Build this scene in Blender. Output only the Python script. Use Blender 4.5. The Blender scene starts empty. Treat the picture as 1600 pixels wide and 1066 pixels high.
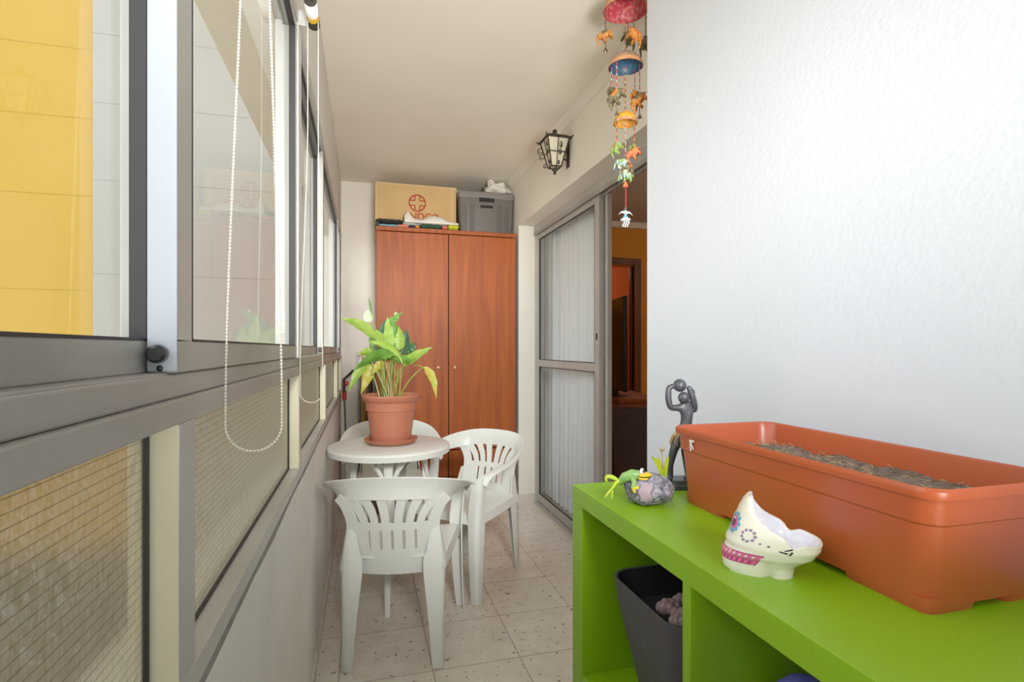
import bpy, bmesh, math, random
from mathutils import Vector, Matrix, noise
random.seed(7)
PI = math.pi
SC = bpy.context.scene
COL = SC.collection

# ------------------------------------------------------------------ materials
def lin(c):
    r = []
    for v in c[:3]:
        v /= 255.0
        r.append(v/12.92 if v <= .04045 else ((v+.055)/1.055)**2.4)
    return (r[0], r[1], r[2], 1.0)

def newmat(name):
    m = bpy.data.materials.new(name); m.use_nodes = True
    nt = m.node_tree; nt.nodes.clear()
    out = nt.nodes.new('ShaderNodeOutputMaterial')
    return m, nt, out

def N(nt, typ, **kw):
    n = nt.nodes.new('ShaderNode'+typ)
    for k, v in kw.items(): setattr(n, k, v)
    return n

def coords(nt, scale=(1, 1, 1), loc=(0, 0, 0), rot=(0, 0, 0)):
    tc = N(nt, 'TexCoord'); mp = N(nt, 'Mapping')
    mp.inputs['Scale'].default_value = scale
    mp.inputs['Location'].default_value = loc
    mp.inputs['Rotation'].default_value = rot
    nt.links.new(tc.outputs['Object'], mp.inputs['Vector'])
    return mp.outputs['Vector']

def ramp(nt, fac, stops):
    r = N(nt, 'ValToRGB')
    els = r.color_ramp.elements
    while len(els) < len(stops): els.new(.5)
    for e, (p, c) in zip(els, stops):
        e.position = p; e.color = c
    nt.links.new(fac, r.inputs['Fac'])
    return r.outputs['Color']

def M(name, c, rough=.5, metal=0., c2=None, nscale=6., stretch=(1, 1, 1), bump=0., bscale=60., spec=.5, detail=4., lo=.3, hi=.7, coat=0.):
    m, nt, out = newmat(name)
    p = N(nt, 'BsdfPrincipled')
    p.inputs['Roughness'].default_value = rough
    p.inputs['Metallic'].default_value = metal
    p.inputs['Specular IOR Level'].default_value = spec
    p.inputs['Coat Weight'].default_value = coat
    c = lin(c)
    if c2 is None:
        c2 = tuple(v*.93 for v in c[:3])+(1,)
    else: c2 = lin(c2)
    v = coords(nt, stretch)
    nz = N(nt, 'TexNoise'); nz.inputs['Scale'].default_value = nscale; nz.inputs['Detail'].default_value = detail
    nt.links.new(v, nz.inputs['Vector'])
    nt.links.new(ramp(nt, nz.outputs['Fac'], [(lo, c), (hi, c2)]), p.inputs['Base Color'])
    if bump:
        nb = N(nt, 'TexNoise'); nb.inputs['Scale'].default_value = bscale
        nt.links.new(v, nb.inputs['Vector'])
        b = N(nt, 'Bump'); b.inputs['Strength'].default_value = bump; b.inputs['Distance'].default_value = .01
        nt.links.new(nb.outputs['Fac'], b.inputs['Height'])
        nt.links.new(b.outputs['Normal'], p.inputs['Normal'])
    nt.links.new(p.outputs[0], out.inputs[0])
    return m

def floor_mat():
    m, nt, out = newmat('terrazzo tiles')
    p = N(nt, 'BsdfPrincipled'); p.inputs['Roughness'].default_value = .28
    v = coords(nt, loc=(-.25+.337*20, -2.0+.337*20, 0))
    br = N(nt, 'TexBrick'); br.offset = 0; br.squash = 1
    br.inputs['Scale'].default_value = 1
    br.inputs['Brick Width'].default_value = .337; br.inputs['Row Height'].default_value = .337
    br.inputs['Mortar Size'].default_value = .0018; br.inputs['Mortar Smooth'].default_value = .3
    br.inputs['Color1'].default_value = lin((238, 233, 222)); br.inputs['Color2'].default_value = lin((230, 223, 210))
    br.inputs['Mortar'].default_value = lin((128, 116, 100))
    nt.links.new(v, br.inputs['Vector'])
    n1 = N(nt, 'TexNoise'); n1.inputs['Scale'].default_value = 38; n1.inputs['Detail'].default_value = 3; n1.inputs['Roughness'].default_value = .6
    nt.links.new(v, n1.inputs['Vector'])
    spot = ramp(nt, n1.outputs['Fac'], [(.635, (0, 0, 0, 1)), (.665, (1, 1, 1, 1))])
    n2 = N(nt, 'TexNoise'); n2.inputs['Scale'].default_value = 14; n2.inputs['Detail'].default_value = 6
    nt.links.new(v, n2.inputs['Vector'])
    cl = ramp(nt, n2.outputs['Fac'], [(.3, (.86, .84, .8, 1)), (.7, (1, 1, 1, 1))])
    mu = N(nt, 'MixRGB', blend_type='MULTIPLY'); mu.inputs[0].default_value = 1
    nt.links.new(br.outputs['Color'], mu.inputs[1]); nt.links.new(cl, mu.inputs[2])
    mx = N(nt, 'MixRGB'); mx.inputs[2].default_value = lin((112, 90, 66))
    nt.links.new(spot, mx.inputs[0]); nt.links.new(mu.outputs[0], mx.inputs[1])
    nt.links.new(mx.outputs[0], p.inputs['Base Color'])
    nt.links.new(p.outputs[0], out.inputs[0])
    return m

def wood_mat(name, a, b, scale=(14, 14, 1.1), rough=.48):
    m, nt, out = newmat(name)
    p = N(nt, 'BsdfPrincipled'); p.inputs['Roughness'].default_value = rough; p.inputs['Specular IOR Level'].default_value = .3
    v = coords(nt, scale)
    n1 = N(nt, 'TexNoise'); n1.inputs['Scale'].default_value = 1.3; n1.inputs['Detail'].default_value = 7; n1.inputs['Distortion'].default_value = .6
    nt.links.new(v, n1.inputs['Vector'])
    nt.links.new(ramp(nt, n1.outputs['Fac'], [(.3, lin(a)), (.72, lin(b))]), p.inputs['Base Color'])
    nt.links.new(p.outputs[0], out.inputs[0])
    return m

def clear_glass(name, tint=(250, 253, 252)):
    m, nt, out = newmat(name)
    tr = N(nt, 'BsdfTransparent'); tr.inputs[0].default_value = lin(tint)
    gl = N(nt, 'BsdfGlossy'); gl.inputs['Roughness'].default_value = .02
    lw = N(nt, 'LayerWeight')
    pw = N(nt, 'Math', operation='POWER'); pw.inputs[1].default_value = 4.5
    ml = N(nt, 'Math', operation='MULTIPLY_ADD'); ml.inputs[1].default_value = .5; ml.inputs[2].default_value = .03
    nt.links.new(lw.outputs['Facing'], pw.inputs[0]); nt.links.new(pw.outputs[0], ml.inputs[0])
    mx = N(nt, 'MixShader')
    nt.links.new(ml.outputs[0], mx.inputs[0]); nt.links.new(tr.outputs[0], mx.inputs[1]); nt.links.new(gl.outputs[0], mx.inputs[2])
    nt.links.new(mx.outputs[0], out.inputs[0])
    return m

def wired_glass():
    m, nt, out = newmat('wired ripple glass')
    v = coords(nt)
    sx = N(nt, 'SeparateXYZ'); nt.links.new(v, sx.inputs[0])
    facs = []
    for ax, wt in (('Y', .3), ('Z', 1.)):
        d = N(nt, 'Math', operation='DIVIDE'); d.inputs[1].default_value = .0088
        nt.links.new(sx.outputs[ax], d.inputs[0])
        f = N(nt, 'Math', operation='FRACT'); nt.links.new(d.outputs[0], f.inputs[0])
        l = N(nt, 'Math', operation='LESS_THAN'); l.inputs[1].default_value = .10
        nt.links.new(f.outputs[0], l.inputs[0]); w_ = N(nt, 'Math', operation='MULTIPLY'); w_.inputs[1].default_value = wt; nt.links.new(l.outputs[0], w_.inputs[0]); facs.append(w_.outputs[0])
    mxx = N(nt, 'Math', operation='MAXIMUM')
    nt.links.new(facs[0], mxx.inputs[0]); nt.links.new(facs[1], mxx.inputs[1])
    nz = N(nt, 'TexNoise'); nz.inputs['Scale'].default_value = 55; nz.inputs['Detail'].default_value = 2
    nt.links.new(v, nz.inputs['Vector'])
    b = N(nt, 'Bump'); b.inputs['Strength'].default_value = .35; b.inputs['Distance'].default_value = .02
    nt.links.new(nz.outputs['Fac'], b.inputs['Height'])
    rf = N(nt, 'BsdfRefraction'); rf.inputs['IOR'].default_value = 1.04; rf.inputs['Roughness'].default_value = .62
    rf.inputs['Color'].default_value = lin((172, 165, 146))
    tl = N(nt, 'BsdfTranslucent'); tl.inputs['Color'].default_value = lin((108, 103, 88))
    gl = N(nt, 'BsdfGlossy'); gl.inputs['Roughness'].default_value = .2
    nt.links.new(b.outputs['Normal'], gl.inputs['Normal'])
    m1 = N(nt, 'MixShader'); m1.inputs[0].default_value = .38
    nt.links.new(rf.outputs[0], m1.inputs[1]); nt.links.new(tl.outputs[0], m1.inputs[2])
    m2 = N(nt, 'MixShader'); m2.inputs[0].default_value = .2
    nt.links.new(m1.outputs[0], m2.inputs[1]); nt.links.new(gl.outputs[0], m2.inputs[2])
    df = N(nt, 'BsdfDiffuse'); df.inputs['Color'].default_value = lin((96, 82, 55))
    fm = N(nt, 'Math', operation='MULTIPLY'); fm.inputs[1].default_value = .62
    nt.links.new(mxx.outputs[0], fm.inputs[0])
    m3 = N(nt, 'MixShader')
    nt.links.new(fm.outputs[0], m3.inputs[0]); nt.links.new(m2.outputs[0], m3.inputs[1]); nt.links.new(df.outputs[0], m3.inputs[2])
    nt.links.new(m3.outputs[0], out.inputs[0])
    return m

def sheer(name, c, t=.3):
    m, nt, out = newmat(name)
    v = coords(nt, (900, 900, 900))
    tr = N(nt, 'BsdfTransparent'); df = N(nt, 'BsdfDiffuse'); tl = N(nt, 'BsdfTranslucent')
    df.inputs[0].default_value = lin(c); tl.inputs[0].default_value = lin(c)
    m1 = N(nt, 'MixShader'); m1.inputs[0].default_value = .15
    nt.links.new(df.outputs[0], m1.inputs[1]); nt.links.new(tl.outputs[0], m1.inputs[2])
    m2 = N(nt, 'MixShader'); m2.inputs[0].default_value = t
    nt.links.new(m1.outputs[0], m2.inputs[1]); nt.links.new(tr.outputs[0], m2.inputs[2])
    nt.links.new(m2.outputs[0], out.inputs[0])
    return m

def leaf_mat(name, a, b):
    m, nt, out = newmat(name)
    p = N(nt, 'BsdfPrincipled'); p.inputs['Roughness'].default_value = .38
    v = coords(nt, (1, 1, 1))
    nz = N(nt, 'TexNoise'); nz.inputs['Scale'].default_value = 18
    nt.links.new(v, nz.inputs['Vector'])
    c = ramp(nt, nz.outputs['Fac'], [(.35, lin(a)), (.68, lin(b))])
    nt.links.new(c, p.inputs['Base Color'])
    tl = N(nt, 'BsdfTranslucent'); nt.links.new(c, tl.inputs[0])
    mx = N(nt, 'MixShader'); mx.inputs[0].default_value = .3
    nt.links.new(p.outputs[0], mx.inputs[1]); nt.links.new(tl.outputs[0], mx.inputs[2])
    nt.links.new(mx.outputs[0], out.inputs[0])
    return m

MAT = dict(
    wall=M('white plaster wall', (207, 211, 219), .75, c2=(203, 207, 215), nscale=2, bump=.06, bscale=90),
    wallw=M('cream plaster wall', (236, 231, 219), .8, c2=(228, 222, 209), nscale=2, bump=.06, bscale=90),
    ceil=M('ceiling paint', (240, 232, 218), .85, c2=(234, 225, 209), nscale=1.5),
    parapet=M('parapet paint', (224, 221, 214), .6, c2=(212, 208, 200), nscale=3, bump=.12, bscale=40),
    mortar=M('grey mortar', (140, 138, 132), .9, c2=(118, 115, 108), nscale=30, bump=.3, bscale=200),
    floor=floor_mat(),
    skirting=M('skirting tile', (212, 206, 194), .3, c2=(198, 190, 176), nscale=20),
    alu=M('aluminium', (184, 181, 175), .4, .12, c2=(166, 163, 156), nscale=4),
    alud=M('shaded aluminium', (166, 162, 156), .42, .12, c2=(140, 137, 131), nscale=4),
    alul=M('white aluminium', (214, 214, 212), .4, .2),
    stile=M('sky lit aluminium', (178, 184, 194), .4, .1, c2=(172, 178, 188)),  # sky light on the stile's near side, put into the colour
    alu_lit=M('warm lit aluminium', (226, 219, 190), .5, .0, c2=(216, 208, 178)),  # outside light on the post sides, put into the colour
    gasket=M('black rubber gasket', (34, 32, 34), .6),
    blackp=M('black plastic', (26, 27, 30), .35),
    glass=clear_glass('clear glass'),
    wired=wired_glass(),
    yellow=M('yellow render', (178, 140, 46), .85, c2=(172, 134, 40), nscale=1.2),
    greyw=M('pale grey render', (154, 150, 141), .85, c2=(149, 145, 136), nscale=1.2),
    plinth=M('brown grey render', (104, 88, 66), .9, c2=(84, 74, 60), nscale=2.5),
    eave=M('eave paint', (196, 189, 172), .9),
    pave=M('beige paving', (150, 136, 112), .9),
    joint=M('render joint', (164, 127, 42), .9),
    jointg=M('grey render joint', (141, 138, 131), .9),
    ward=wood_mat('orange wood veneer', (172, 84, 28), (136, 60, 18)),
    wardd=wood_mat('dark wood edge', (150, 80, 40), (120, 60, 28)),
    gap=M('dark gap', (52, 24, 14), .8),
    brass=M('brass', (206, 178, 120), .3, .8),
    carton=M('cardboard', (205, 168, 112), .85, c2=(196, 157, 100), nscale=4),
    cartonl=M('cardboard edge', (222, 188, 132), .85),
    red=M('red print', (176, 58, 34), .8),
    cool=M('anthracite plastic', (98, 92, 86), .5, c2=(90, 84, 79)),
    cooll=M('light anthracite plastic', (122, 116, 112), .5),
    bag=M('white plastic bag', (236, 232, 222), .5, c2=(220, 214, 200), nscale=20),
    chair=M('white moulded plastic', (226, 228, 222), .36, c2=(220, 222, 215), nscale=3),
    pot=M('terracotta plastic', (182, 106, 78), .5, c2=(172, 98, 71), nscale=5),
    soil=M('dry soil', (132, 112, 96), .95, c2=(78, 62, 52), nscale=60, bump=1., bscale=150),
    soild=M('dark soil', (66, 50, 40), .95, c2=(40, 30, 24), nscale=60, bump=1., bscale=150),
    straw=M('straw', (176, 146, 100), .9, c2=(146, 118, 80), nscale=80),
    planter=M('brick red plastic', (172, 74, 36), .34, c2=(164, 68, 32), nscale=3),
    green=M('lime green lacquer', (122, 168, 6), .4, c2=(118, 163, 5), nscale=2),
    sticker=M('white sticker', (226, 220, 214), .6),
    cer=M('cream ceramic', (236, 231, 212), .18, c2=(232, 226, 202), nscale=8, coat=.5),
    ceri=M('white glazed ceramic', (232, 232, 242), .18, coat=.5),
    pink=M('pink print', (226, 92, 150), .35), dpink=M('dark pink print', (170, 40, 100), .35),
    lilac=M('lilac print', (140, 118, 150), .35), sky=M('blue print', (90, 160, 196), .35),
    purp=M('dark purple print', (80, 40, 84), .35), ink=M('black print', (30, 28, 30), .35),
    stat=M('dark grey resin', (62, 64, 70), .38, c2=(48, 50, 55), nscale=30),
    rock=M('grey painted stone', (98, 96, 108), .55, c2=(176, 172, 186), nscale=75, bump=1., bscale=130, lo=.45, hi=.68),
    rockp=M('pinkish stone', (176, 150, 158), .7, c2=(150, 132, 140), nscale=30),
    frog=M('frog green paint', (140, 176, 84), .35, c2=(104, 150, 80), nscale=60),
    frogy=M('frog yellow paint', (234, 196, 30), .35, c2=(220, 180, 20), nscale=60),
    frogl=M('lime paint', (186, 206, 40), .35, c2=(160, 190, 40), nscale=60),
    white=M('white paint', (240, 240, 238), .4),
    bpot=M('matt black plastic', (66, 62, 68), .55, c2=(56, 53, 58), nscale=5),
    bpoti=M('black inside', (16, 15, 15), .8),
    dried=M('dried succulent', (156, 124, 124), .8, c2=(110, 86, 84), nscale=50),
    violet=M('violet ribbed plastic', (104, 98, 196), .45, c2=(92, 86, 180), nscale=8),
    iron=M('wrought iron', (64, 54, 42), .55, .4, c2=(44, 36, 28), nscale=30),
    milk=M('frosted lamp glass', (222, 214, 186), .5),
    beadw=M('white beads', (226, 220, 206), .4),
    blindw=M('white blind fabric', (236, 232, 224), .8), blindy=M('yellow blind fabric', (240, 184, 30), .8), blindk=M('black blind fabric', (48, 42, 36), .8),
    redc=M('red painted dome', (170, 40, 58), .5, c2=(206, 130, 120), nscale=70, lo=.45, hi=.75),
    redo=M('dome outside', (196, 110, 96), .6, c2=(150, 60, 60), nscale=60),
    bluec=M('blue painted dome', (34, 74, 104), .5, c2=(70, 120, 146), nscale=70, lo=.5, hi=.8),
    blueo=M('dome outside blue', (170, 120, 84), .6, c2=(90, 96, 90), nscale=60),
    goldc=M('gold cloth', (222, 164, 40), .5, c2=(186, 110, 30), nscale=70),
    band=M('gold ribbon', (206, 150, 96), .45, c2=(160, 96, 60), nscale=120),
    eor=M('orange elephant cloth', (206, 130, 40), .6, c2=(150, 80, 24), nscale=140),
    eol=M('olive elephant cloth', (112, 104, 66), .6, c2=(70, 66, 44), nscale=140),
    egr=M('green elephant cloth', (60, 130, 90), .6, c2=(160, 170, 60), nscale=140),
    ebl=M('blue elephant cloth', (70, 140, 180), .6, c2=(190, 190, 110), nscale=140),
    ere=M('red elephant cloth', (196, 64, 50), .6, c2=(220, 120, 60), nscale=140),
    beadr=M('red beads', (190, 44, 56), .35), beadg=M('gold beads', (190, 150, 80), .35), beadd=M('dark beads', (70, 66, 60), .35), beadb=M('light blue beads', (150, 190, 200), .35),
    bell=M('brass bell', (120, 104, 72), .35, .7),
    curtain=sheer('sheer curtain', (244, 248, 250), .06),
    curtaind=M('heavier curtain', (206, 204, 198), .9, c2=(190, 188, 182), nscale=3),
    oran=M('orange wall', (214, 140, 40), .8, c2=(204, 130, 36), nscale=2),
    oran2=M('deep orange wall', (206, 98, 40), .8, c2=(196, 90, 36), nscale=2),
    bceil=M('room ceiling', (190, 170, 150), .85),
    brown=wood_mat('dark brown wood', (110, 62, 30), (82, 44, 22)),
    seatb=M('dark brown leather', (62, 30, 26), .5, c2=(50, 24, 22)),
    tv=M('black screen', (14, 13, 14), .15),
    tile=M('red floor tile', (150, 90, 66), .5),
    l1=leaf_mat('leaf light', (150, 190, 62), (176, 206, 92)), l2=leaf_mat('leaf mid', (96, 150, 52), (122, 172, 66)),
    l3=leaf_mat('leaf dark', (58, 104, 66), (78, 124, 76)), l4=leaf_mat('leaf yellow', (206, 186, 66), (186, 196, 80)),
    l5=leaf_mat('spathe pale', (206, 220, 180), (220, 230, 200)),
    pet=leaf_mat('petiole green', (140, 160, 56), (176, 184, 84)), peto=leaf_mat('petiole orange', (196, 150, 70), (180, 140, 60)),
    ygl=leaf_mat('yellow green blade', (196, 206, 30), (150, 176, 30)),
    twood=M('yellow wood', (206, 160, 76), .6, c2=(186, 138, 60), nscale=10, stretch=(10, 10, 1)),
    dbrown=M('dark brown bundle', (74, 50, 38), .8),
    steel=M('grey steel', (150, 152, 156), .35, .8),
    pinkp=M('pale pink plastic', (226, 196, 196), .4),
    dgreen=M('dark green fabric', (40, 86, 58), .8, c2=(30, 66, 46), nscale=30), lblue=M('light blue fabric', (150, 196, 212), .8, c2=(120, 170, 190), nscale=30),
    salmon=M('salmon fabric', (212, 112, 90), .8), navy=M('navy fabric', (40, 48, 78), .8), orange=M('orange fabric', (240, 160, 50), .8),
    lime=M('lime fabric', (206, 206, 40), .8, c2=(170, 180, 40), nscale=60), dark=M('black fabric', (38, 34, 32), .7),
    redpl=M('red plastic', (206, 50, 38), .4),
)

# ------------------------------------------------------------------ mesh helper
class MB:
    def __init__(s):
        s.v = []; s.f = []; s.m = []; s.mats = []; s.cur = 0; s.sm = []
        s.smooth = True
    def use(s, key):
        if key not in s.mats: s.mats.append(key)
        s.cur = s.mats.index(key); return s
    def add(s, vs, fs, T=None):
        b = len(s.v)
        for v in vs:
            v = Vector(v)
            s.v.append(T @ v if T is not None else v)
        for f in fs:
            s.f.append([b+i for i in f]); s.m.append(s.cur)
        return s
    def box(s, x0, x1, y0, y1, z0, z1, T=None):
        vs = [(x, y, z) for z in (z0, z1) for y in (y0, y1) for x in (x0, x1)]
        fs = [(0, 2, 3, 1), (4, 5, 7, 6), (0, 1, 5, 4), (2, 6, 7, 3), (0, 4, 6, 2), (1, 3, 7, 5)]
        return s.add(vs, fs, T)
    def grid(s, fn, nu, nv, cu=False, cv=False, T=None):
        vs = [fn(i/(nu if cu else nu-1), j/(nv if cv else nv-1)) for i in range(nu) for j in range(nv)]
        fs = []
        for i in range(nu if cu else nu-1):
            for j in range(nv if cv else nv-1):
                a = i*nv+j; b = i*nv+(j+1) % nv; c = ((i+1) % nu)*nv+(j+1) % nv; d = ((i+1) % nu)*nv+j
                fs.append((a, d, c, b))
        return s.add(vs, fs, T)
    def lathe(s, prof, n=32, T=None, cap0=False, cap1=False, sx=1., sy=1.):
        b = len(s.v)
        s.grid(lambda u, v: (prof[round(v*(len(prof)-1))][0]*math.cos(2*PI*u)*sx, prof[round(v*(len(prof)-1))][0]*math.sin(2*PI*u)*sy, prof[round(v*(len(prof)-1))][1]), n, len(prof), cu=True, T=T)
        L = len(prof)
        if cap0: s.f.append([b+i*L for i in range(n)][::-1]); s.m.append(s.cur)
        if cap1: s.f.append([b+i*L+L-1 for i in range(n)]); s.m.append(s.cur)
        return s
    def tube(s, pts, r, n=8, T=None, caps=True, flat=1.):
        pts = [Vector(p) for p in pts]
        if not hasattr(r, '__len__'): r = [r]*len(pts)
        b = len(s.v); up = None
        for i, p in enumerate(pts):
            t = (pts[min(i+1, len(pts)-1)]-pts[max(i-1, 0)])
            if t.length < 1e-9: t = Vector((0, 0, 1))
            t.normalize()
            if up is None:
                up = Vector((0, 0, 1)) if abs(t.z) < .9 else Vector((1, 0, 0))
            a = up-t*up.dot(t)
            if a.length < 1e-6: a = Vector((1, 0, 0))-t*t.x
            a.normalize(); up = a; c = t.cross(a)
            for k in range(n):
                w = 2*PI*k/n
                v = p+(a*math.cos(w)*flat+c*math.sin(w))*r[i]
                s.v.append(T @ v if T is not None else v)
        for i in range(len(pts)-1):
            for k in range(n):
                s.f.append([b+i*n+k, b+i*n+(k+1) % n, b+(i+1)*n+(k+1) % n, b+(i+1)*n+k]); s.m.append(s.cur)
        if caps:
            s.f.append([b+k for k in range(n)][::-1]); s.m.append(s.cur)
            e = b+(len(pts)-1)*n
            s.f.append([e+k for k in range(n)]); s.m.append(s.cur)
        return s
    def ell(s, c, r, nu=14, nv=9, T=None):
        c = Vector(c)
        if not hasattr(r, '__len__'): r = (r, r, r)
        def fn(u, v):
            a = 2*PI*u; b = PI*(v-.5)*.998
            return (c.x+r[0]*math.cos(a)*math.cos(b), c.y+r[1]*math.sin(a)*math.cos(b), c.z+r[2]*math.sin(b))
        return s.grid(fn, nu, nv, cu=True, T=T)
    def loft(s, loops, closed_top=False, closed_bot=False, T=None):
        n = len(loops[0]); b = len(s.v)
        for L in loops:
            for p in L:
                p = Vector(p); s.v.append(T @ p if T is not None else p)
        for i in range(len(loops)-1):
            for k in range(n):
                s.f.append([b+i*n+k, b+i*n+(k+1) % n, b+(i+1)*n+(k+1) % n, b+(i+1)*n+k]); s.m.append(s.cur)
        if closed_bot: s.f.append([b+k for k in range(n)][::-1]); s.m.append(s.cur)
        if closed_top:
            e = b+(len(loops)-1)*n; s.f.append([e+k for k in range(n)]); s.m.append(s.cur)
        return s
    def prism(s, poly, y0, y1, T=None):     # polygon in xz extruded along y
        n = len(poly)
        vs = [(p[0], y0, p[1]) for p in poly]+[(p[0], y1, p[1]) for p in poly]
        fs = [list(range(n)), list(range(n, 2*n))[::-1]]+[(i, i+n, (i+1) % n+n, (i+1) % n) for i in range(n)]
        return s.add(vs, fs, T)
    def build(s, name, mat=None, parent=None, loc=(0, 0, 0), smooth=True, bevel=0, solid=0, subd=0, angle=38, rot=(0, 0, 0)):
        me = bpy.data.meshes.new(name)
        me.from_pydata([tuple(v) for v in s.v], [], s.f)
        if mat is not None: me.materials.append(MAT[mat])
        else:
            for k in s.mats: me.materials.append(MAT[k])
            me.polygons.foreach_set('material_index', s.m)
        bm = bmesh.new(); bm.from_mesh(me)
        bmesh.ops.remove_doubles(bm, verts=bm.verts, dist=2e-5)
        bmesh.ops.recalc_face_normals(bm, faces=bm.faces)
        bm.to_mesh(me); bm.free()
        if smooth:
            me.shade_smooth(); me.set_sharp_from_angle(angle=math.radians(angle))
        me.update()
        o = bpy.data.objects.new(name, me); COL.objects.link(o)
        o.location = loc; o.rotation_euler = rot
        if parent: o.parent = parent
        if solid:
            d = o.modifiers.new('thick', 'SOLIDIFY'); d.thickness = solid; d.offset = 0
            d = o.modifiers.new('crease', 'EDGE_SPLIT'); d.split_angle = math.radians(55)
        if bevel:
            d = o.modifiers.new('bevel', 'BEVEL'); d.width = bevel; d.segments = 2; d.limit_method = 'ANGLE'; d.angle_limit = .7
        if subd:
            d = o.modifiers.new('sub', 'SUBSURF'); d.levels = subd; d.render_levels = subd
        return o

def tag(o, label=None, cat=None, group=None, kind=None):
    if label: o['label'] = label
    if cat: o['category'] = cat
    if group: o['group'] = group
    if kind: o['kind'] = kind
    return o

def empty(name, loc=(0, 0, 0), rz=0, label=None, cat=None, group=None, kind=None):
    o = bpy.data.objects.new(name, None); COL.objects.link(o)
    o.empty_display_size = .05
    o.location = loc; o.rotation_euler = (0, 0, rz)
    return tag(o, label, cat, group, kind)

def copy_tree(o, parent=None):
    c = o.copy(); COL.objects.link(c)
    if parent: c.parent = parent
    for ch in [x for x in bpy.data.objects if x.parent == o]: copy_tree(ch, c)
    return c

def struct(name, mb, mat=None, label=None, **kw):
    o = mb.build(name, mat, **kw); o['kind'] = 'structure'
    if label: o['label'] = label
    return o

def rrect(hx, hy, r, z, n=5, cx=0, cy=0):
    pts = []
    for (sx, sy, a0) in ((1, 1, 0), (-1, 1, 90), (-1, -1, 180), (1, -1, 270)):
        for k in range(n+1):
            a = math.radians(a0+90*k/n)
            pts.append((cx+sx*(hx-r)+r*math.cos(a), cy+sy*(hy-r)+r*math.sin(a), z))
    return pts

def bez(ps, n=12):
    ps = [Vector(p) for p in ps]
    out = []
    for i in range(n+1):
        t = i/n; q = list(ps)
        while len(q) > 1: q = [q[k].lerp(q[k+1], t) for k in range(len(q)-1)]
        out.append(q[0])
    return out

def spline(ps, n=6):                       # Catmull-Rom through tuples of any length
    out = []
    P = [ps[0]]+list(ps)+[ps[-1]]
    for i in range(1, len(P)-2):
        for k in range(n):
            t = k/n
            out.append(tuple(.5*((2*b)+(-a+c)*t+(2*a-5*b+4*c-d)*t*t+(-a+3*b-3*c+d)*t**3) for a, b, c, d in zip(P[i-1], P[i], P[i+1], P[i+2])))
    out.append(tuple(ps[-1]))
    return out

# ------------------------------------------------------------------ the setting
CEIL = 2.55
b = MB().box(-.35, 4.6, -1.4, 6.6, -.1, 0); struct('floor', b, 'floor', smooth=False)
b = MB().box(-.60, 1.42, -1.4, 4.7, CEIL, CEIL+.1); struct('ceiling', b, 'ceil', smooth=False)
# parapet under the windows, and the beam above them
b = MB().box(-.31, -.172, -1.4, 4.52, 0, .845)
b.box(-.31, -.172, -1.4, 4.52, 2.105, CEIL)
struct('wall_left', b, 'parapet', smooth=False)
# ragged mortar line between the window frame and the parapet
def mort(u, v):
    y = -.5+u*4.9
    n = noise.noise(Vector((y*3.1, 0, 0)))*.007+noise.noise(Vector((y*11, 3, 0)))*.003
    return (-.1705+(.0 if v > .5 else .0), y, .846+.006*v-(1-v)*(.016+n))
b = MB().grid(mort, 120, 2); struct('trim_3', b, 'mortar', solid=.002)
b = MB().box(-.31, 1.45, 4.52, 4.62, 0, CEIL); struct('wall_back', b, 'wallw', smooth=False)
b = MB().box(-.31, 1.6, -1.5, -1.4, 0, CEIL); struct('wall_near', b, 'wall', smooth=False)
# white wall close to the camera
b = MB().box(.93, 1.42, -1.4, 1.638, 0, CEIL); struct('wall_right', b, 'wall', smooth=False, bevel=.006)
# lintel and pier round the terrace door
b = MB().box(1.155, 1.42, 1.638, 4.52, 2.15, CEIL)
b.box(1.155, 1.335, 3.97, 4.52, 0, 2.15)
struct('wall_lintel', b, 'wallw', smooth=False)
# cornice
b = MB().add([(1.155, y, z) for y in (1.64, 4.52) for z in ()], [])
prof = [(1.155, 2.505), (1.149, 2.505), (1.147, 2.515), (1.135, 2.53), (1.122, 2.538), (1.118, 2.55), (1.155, 2.55)]
b.prism(prof, 1.64, 4.52); struct('trim_1', b, 'wallw')
# skirting
b = MB().box(1.147, 1.155, 3.965, 4.52, 0, .075); b.box(1.147, 1.30, 3.962, 3.97, 0, .075); struct('baseboard_right', b, 'skirting', smooth=False)
b = MB().box(-.172, -.165, -1.4, 4.52, 0, .07); struct('baseboard_left', b, 'skirting', smooth=False)
b = MB().box(-.165, 1.147, 4.512, 4.52, 0, .07); struct('baseboard_back', b, 'skirting', smooth=False)

# ---- window strip
POST = [-.42, .60, 1.585, 2.64, 3.80]          # centres of the posts
XI = -.168                                     # inner face of the frames
GX = -.197
# transom rail between the fixed lights and the sliding sashes
b = MB()
b.box(-.215, -.176, -1.4, 4.50, 1.152, 1.175); b.box(-.215, XI, -1.4, 4.50, 1.128, 1.152)
struct('trim_2', b, 'alud', smooth=False, bevel=.002)
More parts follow.
